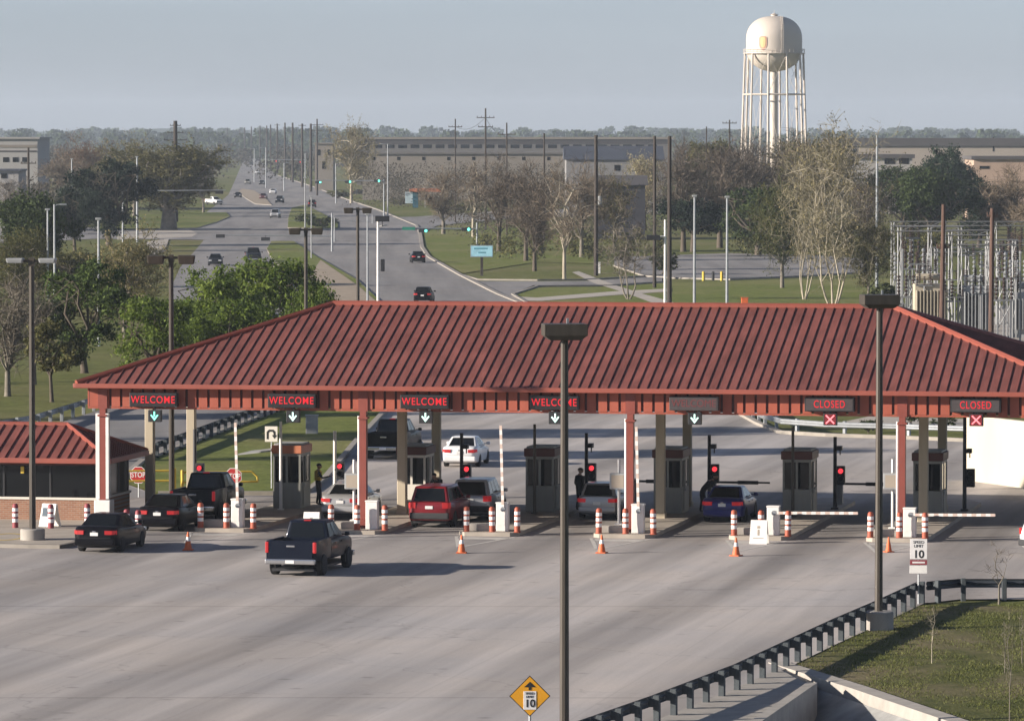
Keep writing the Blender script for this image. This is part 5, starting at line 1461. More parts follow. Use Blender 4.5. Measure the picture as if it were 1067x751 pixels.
# blue electronic board by the lawn corner
p = gp(502, 287); g = empty('notice_board', p, 'pale blue notice board on a brown post on the lawn corner', 'notice board')
zz = lambda y: zat(502, y, p.y)
MB().bbox(-.16, -.12, -.1, .16, .12, zz(266), .02).build('post', M_['wood'], g)
MB().bbox(-1.33, -.2, zz(268), 1.33, .05, zz(255.5), .03).build('board', M_['steel'], g)
MB().box(-1.25, -.212, zz(267.2), 1.25, -.202, zz(256.2)).build('panel', mat('pale_blue_panel', (.34, .62, .72), .4, 0, .25, .9), g)
b = MB()
for r_ in ((-.9, .7, 258.2, 259.6), (-.4, .5, 262.5, 263.8)): b.box(r_[0], -.218, zz(r_[3]), r_[1], -.214, zz(r_[2]))
b.build('legend', mat('teal_legend', (.06, .25, .33), .5, 0, .3, 3), g)
# small things along the lawn
for px, py, m, lab in ((733, 292, 'yellow', 'yellow marker post left of a dark one by the car park kerb'), (743, 292, 'black', 'dark marker post between two yellow ones by the car park kerb'), (752, 292, 'yellow', 'yellow marker post right of a dark one by the car park kerb')):
    tag(MB().path([(0, 0, -.1), (0, 0, .95), (0, 0, 1.0)], [.17, .16, .08], 8).build('marker_post', M_[m], None, gp(px, py)), lab, 'post', 'marker posts by the car park')
for px, py, h, m, lab in ((624, 285, 1.3, 'white', 'small white meter box at the foot of the black utility pole'), (325, 452, 1.0, 'grey', 'grey utility cabinet on the grass right of the lane signal'), (776, 318, .7, 'orange', 'small orange marker on the lower lawn')):
    b = MB().bbox(-.33 if h < 1.2 else -.2, -.25, 0, .33 if h < 1.2 else .2, .25, h, .04); b.bbox(-.37 if h < 1.2 else -.23, -.29, h, .37 if h < 1.2 else .23, .29, h + .06, .02)
    tag(b.build('utility_cabinet', M_[m], None, gp(px, py)), lab, 'cabinet')

# ================================================================== WATER TOWER
def water_tower():
    Y = 1412.0; sc = F / Y; x = xat(806, Y)
    zz = lambda y: zat(806, y, Y)
    g = empty('water_tower', (x, Y, 0), 'cream water tower with a rounded tank on many slim legs', 'water tower', rz=0)
    rt = 29.2 / sc; z0, zr, zt = zz(75), zz(55), zz(17)
    prof = []
    zm = zz(52.5)
    for k in range(0, 9): a = -PI / 2 + PI / 2 * k / 8; prof.append((max(.7, rt * math.cos(a)), zm + (zm - z0) * math.sin(a)))
    prof.append((rt, zz(40)))
    for k in range(1, 10): a = PI / 2 * k / 9; prof.append((max(.5, rt * math.cos(a) ** .8), zz(40) + (zt - zz(40)) * math.sin(a)))
    t = MB().lathe(prof, 40).build('tank', M_['tank'], g, smooth=45)
    v = MB().lathe([(.9, zt - .3), (.9, zt + .25), (1.15, zt + .35), (.2, zt + .75)], 12); v.path([(0, 0, zt + .7), (0, 0, zt + 1.5)], .06, 6)
    v.build('roof_vent', M_['tank'], t)
    lad = MB()
    for s in (-.22, .22):
        lad.path([(s + 1.8, -rt - .02, zz(56)), (s + 1.8, -rt + .0, zz(40))] + [(s + 1.8, -(rt * math.cos(PI / 2 * k / 9) ** .8) + .15, zz(40) + (zt - zz(40)) * math.sin(PI / 2 * k / 9) + .1) for k in range(1, 9)], .06, 5)
    lad.build('ladder', M_['tank'], t)
    rg = MB(); zb = zz(55.5)
    n = 40
    def ring(r0, r1, za, zc):
        b_ = len(rg.v)
        for k in range(n):
            q = 2 * PI * k / n
            for r_, z_ in ((r0, za), (r1, za), (r1, zc), (r0, zc)): rg.v.append(Vector((r_ * math.cos(q), r_ * math.sin(q), z_)))
        for k in range(n):
            for j in range(4): rg.f.append([b_ + k * 4 + j, b_ + ((k + 1) % n) * 4 + j, b_ + ((k + 1) % n) * 4 + (j + 1) % 4, b_ + k * 4 + (j + 1) % 4]); rg.m.append(0)
    ring(rt - .1, rt + .75, zb - .2, zb)
    ring(rt + .66, rt + .74, zb + .95, zb + 1.05); ring(rt + .68, rt + .72, zb + .5, zb + .55)
    for k in range(n):
        q = 2 * PI * k / n; rg.path([((rt + .7) * math.cos(q), (rt + .7) * math.sin(q), zb), ((rt + .7) * math.cos(q), (rt + .7) * math.sin(q), zb + 1)], .035, 4)
    rg.build('balcony', M_['tank'], g)
    nl = 10; r1 = rt + .35; r0 = rt + 1.6
    zg = -.2; zs = zz(98)
    legs = []
    for k in range(nl):
        q = 2 * PI * (k + .12) / nl; a = Vector((r1 * math.cos(q), r1 * math.sin(q), zb - .2)); c = Vector((r0 * math.cos(q), r0 * math.sin(q), zg)); legs.append((a, c))
        MB().path([c, a], [.31, .28], 10).build('leg', M_['tank'], g)
    st = MB(); rods = MB()
    f = (zb - zs) / (zb - zg)
    for k in range(nl):
        a, c = legs[k]; a2, c2 = legs[(k + 1) % nl]
        st.path([a.lerp(c, f), a2.lerp(c2, f)], .22, 6)
        for (p, q) in ((a, a2.lerp(c2, f)), (a2, a.lerp(c, f)), (a.lerp(c, f), c2), (a2.lerp(c2, f), c)): rods.path([p, q], .035, 4)
    st.build('strut_ring', M_['tank'], g); rods.build('brace_rods', M_['tank'], g)
    MB().path([(0, 0, zg), (0, 0, z0 + .6)], [1.05, 1.05], 14).build('riser_pipe', M_['tank'], g, smooth=60)
    # shield badge on the sunlit side
    def patch(pts, off, m, nm, par):
        b = MB(); vs = []
        for ax, z in pts:
            a = -PI / 2 + ax; zl = max(z, zz(40)); 
            rr = rt
            if z > zz(40):
                s_ = min(1, (z - zz(40)) / (zt - zz(40))); rr = rt * math.cos(math.asin(s_)) ** .8
            vs.append(((rr + off) * math.cos(a), (rr + off) * math.sin(a), z))
        c = [sum(v_[i] for v_ in vs) / len(vs) for i in range(3)]; rad = math.hypot(c[0], c[1]); kk = (rt + off + .02) / rad
        b.add(vs + [(c[0] * kk, c[1] * kk, c[2])], [(i, (i + 1) % len(vs), len(vs)) for i in range(len(vs))])
        return b.build(nm, m, par)
    c0 = R(-26); zc = zz(45.5)
    sh = [(-.15, 1.5), (-.08, 1.9), (.08, 1.9), (.15, 1.5), (.15, -.6), (.10, -1.6), (0, -2.1), (-.10, -1.6), (-.15, -.6)]
    e = patch([(c0 + a, zc + z * .95) for a, z in sh], .10, M_['badge_red'], 'badge', t)
    patch([(c0 + a * .66, zc + .2 + z * .72) for a, z in sh], .16, M_['badge_yel'], 'badge_field', t)
M_['badge_red'] = mat('badge_red', (.46, .25, .17), .6, 0, .08, 1); M_['badge_yel'] = mat('badge_yellow', (.56, .42, .18), .6, 0, .08, 1)
water_tower()

# ================================================================== BUILDINGS BEHIND
def building(name, px0, px1, py_top, Y, depth, label, wallm, roofm, wins=None, band=None, parapet=.4, rot=0, cat='building', top2=None, pitch=0, trim=None):
    x0, x1 = xat(px0, Y), xat(px1, Y); h = zat((px0 + px1) / 2, py_top, Y); w = x1 - x0
    g = empty(name, (x0, Y, 0), label, cat)
    MB().box(0, 0, -.3, w, depth, h - parapet).build('wall', wallm, g)
    r = MB()
    if pitch: r.add([(-.5, -.5, h - parapet), (w + .5, -.5, h - parapet), (w + .5, depth / 2, h + pitch), (-.5, depth / 2, h + pitch), (-.5, depth + .5, h - parapet), (w + .5, depth + .5, h - parapet)], [(0, 1, 2, 3), (3, 2, 5, 4), (0, 3, 4), (1, 5, 2)])
    else: r.box(-.5, -.5, h - parapet + .003, w + .5, depth + .5, h)
    r.build('roof', roofm, g)
    for (a, b_, zt, zb) in (wins or []):
        xa, xb = xat(a, Y) - x0, xat(b_, Y) - x0
        f = MB().box(xa, -.06, zat(a, zb, Y), xb, .0 - .002, zat(a, zt, Y)).build('window', M_['glass'], g)
    if band:
        for (zt, zb, m) in band: MB().box(.2, -.10, zat(px0, zb, Y), w - .2, -.003, zat(px0, zt, Y)).build('band', m, g)
    return g
brownb = mat('brown_far_wall', (.13, .122, .115), .8, 0, .12, .1); tanb = mat('tan_far_wall', (.215, .19, .16), .8, 0, .1, .1); bluer = mat('slate_blue_roof', (.055, .062, .078), .6, 0, .1, .1)
darkr = mat('dark_far_roof', (.075, .07, .07), .8, 0, .15, .1); whiteb = mat('white_far_wall', (.33, .32, .305), .8, 0, .08, .1); darkband = mat('dark_far_band', (.05, .045, .045), .6, 0, .15, .2)  # one even dark tone for the bands across the far walls
building('long_building', 372, 700, 143, 1720, 40, 'long low brown building with dark window bands across the middle distance', brownb, tanb, [(376 + 13 * i, 385 + 13 * i, 150.8, 154.5) for i in range(24)], [(145.4, 150.2, darkband)], parapet=.7)
building('storage_building', 378, 592, 158.5, 1330, 25, 'lower tan building with small square windows before the long brown one', tanb, brownb, [(388 + 26 * i, 391 + 26 * i, 163.5, 167) for i in range(8)], parapet=.5)
building('blue_roof_building', 590, 690, 165.5, 1100, 30, 'pale walled building with a slate blue pitched roof before the bare trees', mat('pale_blue_wall', (.20, .195, .19), .8), bluer, [(640, 646, 172, 178), (665, 671, 172, 178)], parapet=.2, pitch=2.6)
building('tan_block', 328.5, 347.5, 149, 1560, 16, 'small tall tan building right of the nearest tall utility pole', tanb, tanb, [(336, 340, 168, 176), (331, 334, 156, 162), (341, 344, 156, 162)], parapet=.3)
building('white_building', -40, 40, 143, 1150, 30, 'large pale building at the upper left edge', whiteb, whiteb, [(4 + 10 * i, 10 + 10 * i, 164, 169) for i in range(3)], [(151, 154, tanb), (157, 158.4, darkband)])
building('pale_shed', -30, 20, 176.5, 900, 14, 'low pale shed under the large white building at upper left', whiteb, bluer, [(2, 8, 181, 186)], parapet=.3)
g = building('long_depot', 868, 1110, 144, 1450, 50, 'long dark roofed depot with cream walls at the upper right', mat('cream_far_wall', (.36, .31, .26), .8, 0, .08, .1), darkr, [(872, 893, 155, 159), (1033.5, 1035, 143, 158)], [(152.5, 152.9, darkr)], parapet=2.2)
building('depot_annex', 866, 950, 161, 1100, 20, 'low depot annex with open dark bays behind the green trees', mat('grey_far_wall', (.36, .34, .32), .8, 0, .08, .1), darkr, [(921, 932, 163.5, 171), (936, 946, 163.5, 171)], parapet=.8)
building('brick_depot', 1014, 1110, 163, 1000, 20, 'pinkish brick building at the right edge behind the dark evergreen', mat('pink_brick_wall', (.40, .29, .22), .9, 0, .12, .3), darkr, [(1020, 1030, 173, 176)], [(163.6, 165, darkband)], parapet=.6)
building('dark_house', 622, 672, 191, 830, 12, 'dark roofed house half hidden by bare trees beside the black utility pole', mat('bluegrey_wall', (.034, .034, .044), .8, 0, .1, .3), darkr, [(650, 655, 205, 212)], parapet=.3, pitch=1.2)
# kiosk with orange roof by the crossing road
p = gp(436, 216.5); g = empty('kiosk', p, 'small bus shelter with orange roof edge and teal side by the junction', 'shelter')
zz = lambda y: zat(436, y, p.y); k = 4.75
b = MB().box(-1.3, 0, 0, -.1, 3, zz(200)); b.build('wall', mat('teal_panel', (.02, .10, .14), .6, 0, .1, 1), g)
MB().bbox(-2.0, -1.0, zz(200), 5.0, 4, zz(196.5), .04).build('roof', M_['boothlit'], g)
MB().box(-3.0, .3, zz(212), -1.3, .4, zz(200)).build('window', mat('pale_panel', (.42, .52, .56), .4, 0, .1, 1), g)
for x in (1.5, 4.6): MB().path([(x, 0, 0), (x, 0, zz(199))], .08, 6).build('post', M_['grey'], g)
# cream wall at the right, beyond the last lane
p0 = place(1008, 21.5); b = MB()
c0, c1 = gp(1008, 500), gp(1300, 540)
d = (c1 - c0).normalized(); n = Vector((-d.y, d.x, 0)) * .15
hz_ = zat(1008, 432, c0.y); 
w = MB(); hl = lambda t: hz_
w.prism([c0 + n, c1 + n, c1 - n, c0 - n], -.1, hz_)
tag(w.build('cream_wall', M_['wallwhite']), 'tall plain cream wall at the right edge behind the last lane', 'wall')

# ================================================================== SUBSTATION
def substation():
    GL = lambda px, py: gp(px, py)
    lab = ['pale steel substation gantry nearest the big sycamore', 'pale steel substation gantry behind the red brown pole', 'tall pale steel substation gantry at the right edge', 'low pale steel substation gantry above the transformers', 'far pale steel gantry at the back of the substation', 'pale steel substation gantry between the two red brown poles']
    GA = [(937, 1000, 345, 236, 3), (975, 1040, 338, 258, 3), (1000, 1085, 352, 250, 4), (938, 1070, 330, 300, 3), (930, 1090, 318, 231, 4), (990, 1030, 345, 240, 2)]
    for i, (a, c, py, top, n) in enumerate(GA):
        p0, p1 = GL(a, py), GL(c, py); Y = p0.y; h = zat(a, top, Y); g = empty('substation_gantry', p0, lab[i], 'gantry', 'substation gantries')
        w = (p1 - p0).length
        for k in range(n):
            x = w * k / (n - 1); b = MB(); s = .16
            for dx, dy in ((-s, -s), (s, -s), (s, s), (-s, s)): b.path([(x + dx, dy, 0), (x + dx * .8, dy * .8, h)], .045, 4)
            m = int(h / 1.25)
            for j in range(m):
                z0, z1 = h * j / m, h * (j + 1) / m; sg = 1 if j % 2 else -1
                b.path([(x - s * sg, -s, z0), (x + s * sg, -s, z1)], .025, 4); b.path([(x - s * sg, s, z0), (x + s * sg, s, z1)], .025, 4)
            b.build('post', M_['galv'], g)
        b = MB()
        for dy, dz in ((-.2, 0), (.2, 0), (-.2, -.4), (.2, -.4)): b.path([(-.3, dy, h + dz), (w + .3, dy, h + dz)], .05, 4)
        m = int(w / .9)
        for j in range(m): b.path([(w * j / m, -.2, h if j % 2 else h - .4), (w * (j + 1) / m, -.2, h - .4 if j % 2 else h)], .025, 4)
        b.build('beam', M_['galv'], g)
        for j in range(3 if n > 2 else 2):
            x = w * (j + .5) / (3 if n > 2 else 2); ins = MB()
            for q in range(7): ins.lathe([(.04, h - .5 - q * .16), (.14, h - .56 - q * .16), (.04, h - .60 - q * .16)], 8, (x, 0))
            ins.build('insulator', M_['insul'] if i != 3 else M_['galv'], g)
    # transformers
    for a, c, py, top, m, lb in ((953, 986, 352, 296, 'transformer', 'tan power transformer tank with bushings left of the red brown pole'), (1003, 1030, 352, 298, 'grey', 'grey power transformer with radiators between the red brown poles'), (1056, 1085, 352, 305, 'grey', 'grey power transformer at the right edge of the substation')):
        p0, p1 = GL(a, py), GL(c, py); h = zat(a, top, p0.y); w = (p1 - p0).length; g = empty('power_transformer', p0, lb, 'transformer', 'substation transformers')
        b = MB().bbox(0, 0, .3, w, 2.2, h, .06); b.box(-.1, -.1, 0, w + .1, 2.3, .3); b.build('tank', M_[m], g)
        r = MB()
        for k in range(int(w / .28)): r.box(.1 + k * .28, -.6, .7, .18 + k * .28, -.02, h - .5)
        r.build('radiator', M_[m], g)
        MB().path([(.2, 1.1, h + .55), (w - .2, 1.1, h + .55)], .28, 10).build('oil_drum', M_[m], g)
        for k in range(3):
            x = w * (k + .5) / 3; ins = MB().path([(x, .5, h), (x, .5, h + 1.5)], .05, 6)
            for q in range(7): ins.lathe([(.06, h + .15 + q * .17), (.17, h + .2 + q * .17), (.06, h + .25 + q * .17)], 8, (x, .5))
            ins.build('bushing', M_['insul'], g)
    # breakers and switch stands
    rnd = random.Random(4)
    spots = [(944, 350, 286), (940, 342, 262), (962, 336, 262), (969, 338, 258), (992, 352, 292), (1013, 352, 286), (1046, 356, 288), (1040, 342, 262), (1052, 340, 250), (1060, 346, 270), (950, 332, 250), (1022, 336, 262)]
    for i, (px, py, top) in enumerate(spots):
        p = GL(px, py); h = zat(px, top, p.y)
        g = empty('switch_stand', p, ['switch stand at the left front of the substation', 'slim switch stand at the far left of the substation', 'switch stand left of the tan transformer top', 'switch stand behind the tan transformer', 'switch stand touching the first red brown pole', 'switch stand before the grey transformer', 'switch stand right of the second red brown pole', 'switch stand behind the second red brown pole', 'tall switch stand near the right edge gantry', 'switch stand between the right gantry posts', 'back switch stand under the far gantry', 'back switch stand between the two red brown poles'][i], 'switch stand', 'substation switch stands')
        b = MB()
        for x in (-.5, .5): b.path([(x, 0, 0), (x, 0, h * .62)], .07, 5)
        b.box(-.8, -.12, h * .62, .8, .12, h * .62 + .14); b.path([(-.5, 0, h * .2), (.5, 0, h * .55)], .035, 4); b.path([(.5, 0, h * .2), (-.5, 0, h * .55)], .035, 4)
        b.build('stand', M_['galv'], g)
        for x in (-.6, 0, .6):
            ins = MB(); z = h * .62 + .14; m = 6; dz = (h - z) / m
            for q in range(m): ins.lathe([(.05, z + q * dz), (.17, z + (q + .4) * dz), (.05, z + (q + .85) * dz)], 8, (x, 0))
            ins.build('insulator', M_['insul'] if i % 2 == 0 else M_['porc'], g)
M_['galv'] = mat('pale_galvanised_steel', (.19, .195, .20), .5, .15, .1, 2.0); M_['porc'] = mat('grey_porcelain', (.24, .25, .26), .3, 0, .1, 3.0)
substation()
rnd_ = random.Random(31); bus = None
for k_ in range(44):
    p = gp(rnd_.uniform(936, 1068), rnd_.uniform(320, 356)); h = rnd_.uniform(3.5, 8.4)
    if bus is None:
        bus = empty('bus_support', p, 'slim grey bus support post crowded among the substation steelwork', 'bus support', 'substation bus supports')
        MB().path([(0, 0, 0), (0, 0, 5.2)], .075, 6).box(-.7, -.05, 5.2, .7, .05, 5.32).build('post', M_['galv'], bus)
        for x in (-.6, 0, .6):
            ins = MB()
            for q in range(6): ins.lathe([(.05, 5.32 + q * .15), (.13, 5.37 + q * .15), (.05, 5.43 + q * .15)], 7, (x, 0))
            ins.build('insulator', M_['insul'], bus)
        c = bus
    else: c = copy_tree(bus)
    c.location = p; c.scale = (1, 1, h / 6.2); c.rotation_euler.z = rnd_.choice([0, 0, 1.57, .2])
sheet('substation_gravel', [(925, 362), (928, 320), (1100, 318), (1200, 345), (1200, 380), (1067, 372)], M_['walk'], 0.01)
# power lines from the red brown poles
def wire(a, b_, sag, label):
    pts = [a.lerp(b_, k / 12) - Vector((0, 0, sag * 4 * (k / 12) * (1 - k / 12))) for k in range(13)]
    o = MB().path([p - a for p in pts], .014, 4).build('power_line', M_['black'], None, a); tag(o, label, 'power line', 'power lines by the substation')
def ptop(px, py, top, dz=.9):
    b_ = gp(px, py); return Vector((b_.x, b_.y - .1, zat(px, top, b_.y) - dz))
def wire2(a, b_, label, r, sag=1.2):
    pts = [a.lerp(b_, k / 12) - Vector((0, 0, sag * 4 * (k / 12) * (1 - k / 12))) for k in range(13)]
    tag(MB().path([p - a for p in pts], r, 4).build('power_line', M_['black'], None, a), label, 'power line', 'power lines on the wooden poles')
wire2(ptop(474.5, 232, 124, 1.4), ptop(506, 240, 113, 1.5), 'power line from the thin crossarm pole up to the tallest crossarm pole', .035)
wire2(ptop(506, 240, 113, 1.5), ptop(528, 245, 128, 1.8), 'power line from the tallest crossarm pole down to its right neighbour', .035)
wire2(ptop(528, 245, 128, 1.8), ptop(567, 250, 139, .5), 'power line sagging right towards the dark pole before the long building', .035)
wire2(ptop(621, 287, 141, .4), ptop(682, 300, 142, .4), 'power line between the thick black pole and the brown pole by the path', .025)
for k_ in range(len(far_px) - 1):
    wire2(ptop(*far_px[k_]), ptop(*far_px[k_ + 1]), 'power line between the %s and %s farthest poles of the row' % (ords[k_], ords[k_ + 1]), .05, 1.5)
t1, t2 = gp(981, 358), gp(1032.5, 362); h1, h2 = zat(983, 216, t1.y), zat(1033, 220, t2.y)
far_end = gp(1110, 335); hh = zat(1110, 262, far_end.y)
wire(Vector((t1.x + .1, t1.y, h1)), Vector((far_end.x, far_end.y, hh)), .5, 'upper power line running right from the first red brown pole')
wire(Vector((t1.x + .1, t1.y, h1 - 2.4)), Vector((far_end.x, far_end.y, hh - 2)), .5, 'lower power line running right from the first red brown pole')
wire(Vector((t2.x + .05, t2.y, h2)), Vector((far_end.x + 6, far_end.y + 20, hh + .4)), .4, 'power line running right from the second red brown pole')
# ================================================================== TREES
def crown_env(rnd, w, h0, h1):
    """random unit point biased outwards, mapped into an egg-shaped crown"""
    while True:
        p = Vector((rnd.uniform(-1, 1), rnd.uniform(-1, 1), rnd.uniform(-1, 1)))
        if .05 < p.length < 1: break
    return p

def limb(b, p0, p1, r0, r1, rnd, n=5, seg=4, wob=.08):
    p0, p1 = Vector(p0), Vector(p1); ln = (p1 - p0).length; pts = []; rad = []
    for i in range(seg + 1):
        k = i / seg; q = p0.lerp(p1, k) + Vector((0, 0, ln * .10 * math.sin(PI * k)))
        if 0 < i < seg: q += Vector((rnd.gauss(0, 1), rnd.gauss(0, 1), rnd.gauss(0, .6))) * ln * wob
        pts.append(q); rad.append(r0 + (r1 - r0) * k)
    b.path(pts, rad, n, 0, caps=False); return pts

def leaf_tree(seed, w, h, base, ncl, per, ls, tr, flat=.75, crown_off=(0, 0)):
    rnd = random.Random(seed); T = MB(); K = MB()
    zc, hz = (h + base) / 2, (h - base) / 2
    fork = Vector((rnd.uniform(-.2, .2), rnd.uniform(-.2, .2), base + hz * .25))
    T.path([(0, 0, -.3), (0, 0, .1), (fork.x * .5, fork.y * .5, fork.z * .5), tuple(fork)], [tr * 1.5, tr * 1.05, tr * .9, tr * .75], 9, 0)
    mains = []
    for i in range(9):
        a = 2 * PI * i / 9 + rnd.uniform(-.3, .3); u = rnd.uniform(.35, .75)
        tip = Vector((math.cos(a) * w / 2 * u, math.sin(a) * w / 2 * u, zc + hz * rnd.uniform(-.2, .7)))
        mains.append(limb(T, fork - Vector((0, 0, rnd.uniform(0, .5))), tip, tr * .5, tr * .12, rnd, 6))
    lobes = [(Vector((rnd.gauss(0, .42), rnd.gauss(0, .42), rnd.gauss(.05, .38))), rnd.uniform(.24, .55)) for _ in range(13)]
    made = 0; tries = 0
    while made < ncl and tries < ncl * 40:
        tries += 1
        p = crown_env(rnd, w, base, h)
        if p.length < .45 and rnd.random() < .75: continue
        ok = any((p - c).length < r for c, r in lobes)
        if not ok: continue
        if p.z < -.55 and rnd.random() < .5: continue
        made += 1
        c = Vector((p.x * w / 2, p.y * w / 2, zc + p.z * hz)); cr = rnd.uniform(.45, 1.0) * w * .075
        if rnd.random() < .25:
            m = rnd.choice(mains); q = m[rnd.randrange(2, len(m))]; limb(T, q, c, tr * .12, tr * .03, rnd, 4, 3)
        for _ in range(per):
            o = Vector((rnd.gauss(0, 1), rnd.gauss(0, 1), rnd.gauss(0, flat))) * cr * .62
            q = c + o
            nrm = (Vector((rnd.gauss(0, 1), rnd.gauss(0, 1), rnd.gauss(.5, 1))) + o.normalized() * .6).normalized()
            e1 = nrm.orthogonal().normalized(); e1 = (Matrix.Rotation(rnd.uniform(0, 6.28), 3, nrm) @ e1); e2 = nrm.cross(e1)
            s = ls * rnd.choice((.5, .7, .85, 1, 1.25, 1.6)) * rnd.uniform(.85, 1.15)
            K.add([q - e1 * s, q + e2 * s * .55, q + e1 * s, q - e2 * s * .55], [(0, 1, 2, 3)])
    return T, K

def bare_tree(seed, w, h, base, nmain, nsub, ntw, tr, tw=.022, tl=1.1, up=.35, lean=0, stems=1, bud=0, buds=.09):
    """leafless tree: trunk and limbs in one mesh, twigs (and buds) in the crown mesh"""
    rnd = random.Random(seed); T = MB(); K = MB()
    zc, hz = (h + base) / 2, (h - base) / 2
    for s in range(stems):
        a0 = 2 * PI * s / max(1, stems) + rnd.uniform(-.4, .4); sp = 0 if stems == 1 else w * .10
        foot = Vector((math.cos(a0) * sp * .25, math.sin(a0) * sp * .25, -.3)); fork = Vector((math.cos(a0) * sp + lean, math.sin(a0) * sp, base * 1.02))
        top = Vector((fork.x * 1.6 + rnd.uniform(-.08, .08) * w, fork.y * 1.6 + rnd.uniform(-.08, .08) * w, zc + hz * .75))
        k = 1 / math.sqrt(stems)
        T.path([foot, foot + Vector((0, 0, .4)), foot.lerp(fork, .5), fork], [tr * 1.35 * k, tr * k, tr * .9 * k, tr * .78 * k], 8, 0)
        lead = limb(T, fork, top, tr * .7 * k, tr * .10, rnd, 6, 6, .035)
        for i in range(max(3, nmain // stems)):
            st = lead[rnd.choice([0, 0, 1, 1, 2, 3, 4])]
            while True:
                p = Vector((rnd.uniform(-1, 1), rnd.uniform(-1, 1), rnd.uniform(-.65, 1)))
                if .62 < p.length < 1.0: break
            tip = Vector((p.x * w / 2, p.y * w / 2, zc + p.z * hz))
            if tip.z < st.z - hz * .3: tip.z = st.z + hz * .1
            m = limb(T, st, tip, tr * .34 * k, tr * .06, rnd, 5, 5, .06)
            for j in range(nsub):
                q = m[rnd.randrange(1, len(m))]
                d = Vector((rnd.gauss(0, 1), rnd.gauss(0, 1), rnd.gauss(up, .8))).normalized()
                ln = rnd.uniform(.08, .22) * w; e = q + d * ln
                K_pts = [q, q.lerp(e, .5) + Vector((rnd.gauss(0, .04), rnd.gauss(0, .04), rnd.gauss(.03, .03))) * ln, e]
                K.path(K_pts, [tr * .09, tr * .06, tr * .03], 3, 0, caps=False)
                for t in range(ntw):
                    f = K_pts[0].lerp(e, rnd.uniform(.2, 1.05)); dd = (d * .5 + Vector((rnd.gauss(0, 1), rnd.gauss(0, 1), rnd.gauss(up * 1.2, .8)))).normalized()
                    l2 = tl * rnd.uniform(.5, 1.3); side = dd.cross(Vector((rnd.gauss(0, 1), rnd.gauss(0, 1), rnd.gauss(0, 1)))).normalized() * tw
                    K.add([f - side, f + side, f + dd * l2 * .6 + side * .6 + Vector((0, 0, .05 * l2)), f + dd * l2 + Vector((0, 0, .02)), f + dd * l2 * .6 - side * .6 + Vector((0, 0, .05 * l2))], [(0, 1, 2, 3, 4)])
                    for _ in range(bud):
                        c = f + dd * l2 * rnd.uniform(.2, 1.05) + Vector((rnd.gauss(0, .12), rnd.gauss(0, .12), rnd.gauss(0, .12)))
                        nrm = Vector((rnd.gauss(0, 1), rnd.gauss(0, 1), rnd.gauss(0, 1))).normalized(); e1 = nrm.orthogonal().normalized() * buds * rnd.uniform(.6, 1.3); e2 = nrm.cross(e1) * .7
                        K.add([c - e1, c + e2, c + e1, c - e2], [(0, 1, 2, 3)], 1)
    return T, K

LM = dict(oakdark=leafmat('dark_oak_leaf', (.005, .013, .009), (.022, .036, .018), .1), oaklit=leafmat('bright_oak_leaf', (.016, .036, .008), (.11, .155, .036), .25), farwood=leafmat('far_wood', (.055, .05, .038), (.10, .09, .066), .4), oakmid=leafmat('oak_leaf', (.012, .024, .008), (.065, .09, .026), .2), green=leafmat('spring_green_leaf', (.025, .055, .008), (.19, .25, .042), .35),  # brighter green mix of the oak leaf for the broad left tree
          olivelit=leafmat('pale_olive_bud', (.05, .052, .022), (.17, .155, .065), .35), olive=leafmat('olive_bud', (.035, .04, .014), (.15, .14, .05), .25), ever=leafmat('evergreen_leaf', (.008, .020, .010), (.028, .05, .024), .15), shrub=leafmat('shrub_leaf', (.02, .034, .012), (.085, .095, .035), .2),  # lighter olive mix for the wide spreading oak
          twig=leafmat('brown_twig', (.085, .066, .045), (.21, .165, .115), 0), twiggrey=leafmat('grey_twig', (.07, .06, .048), (.19, .165, .13), 0), twigpale=leafmat('pale_twig', (.10, .09, .058), (.25, .222, .15), 0), twigdark=leafmat('dark_twig', (.055, .044, .034), (.15, .12, .09), 0),
          bud=leafmat('tan_bud', (.12, .105, .05), (.30, .25, .12), .2), blossom=leafmat('pale_blossom', (.26, .24, .12), (.48, .43, .26), .2), redbud=leafmat('reddish_bud', (.10, .06, .04), (.21, .13, .085), .2))
PROTO = {}
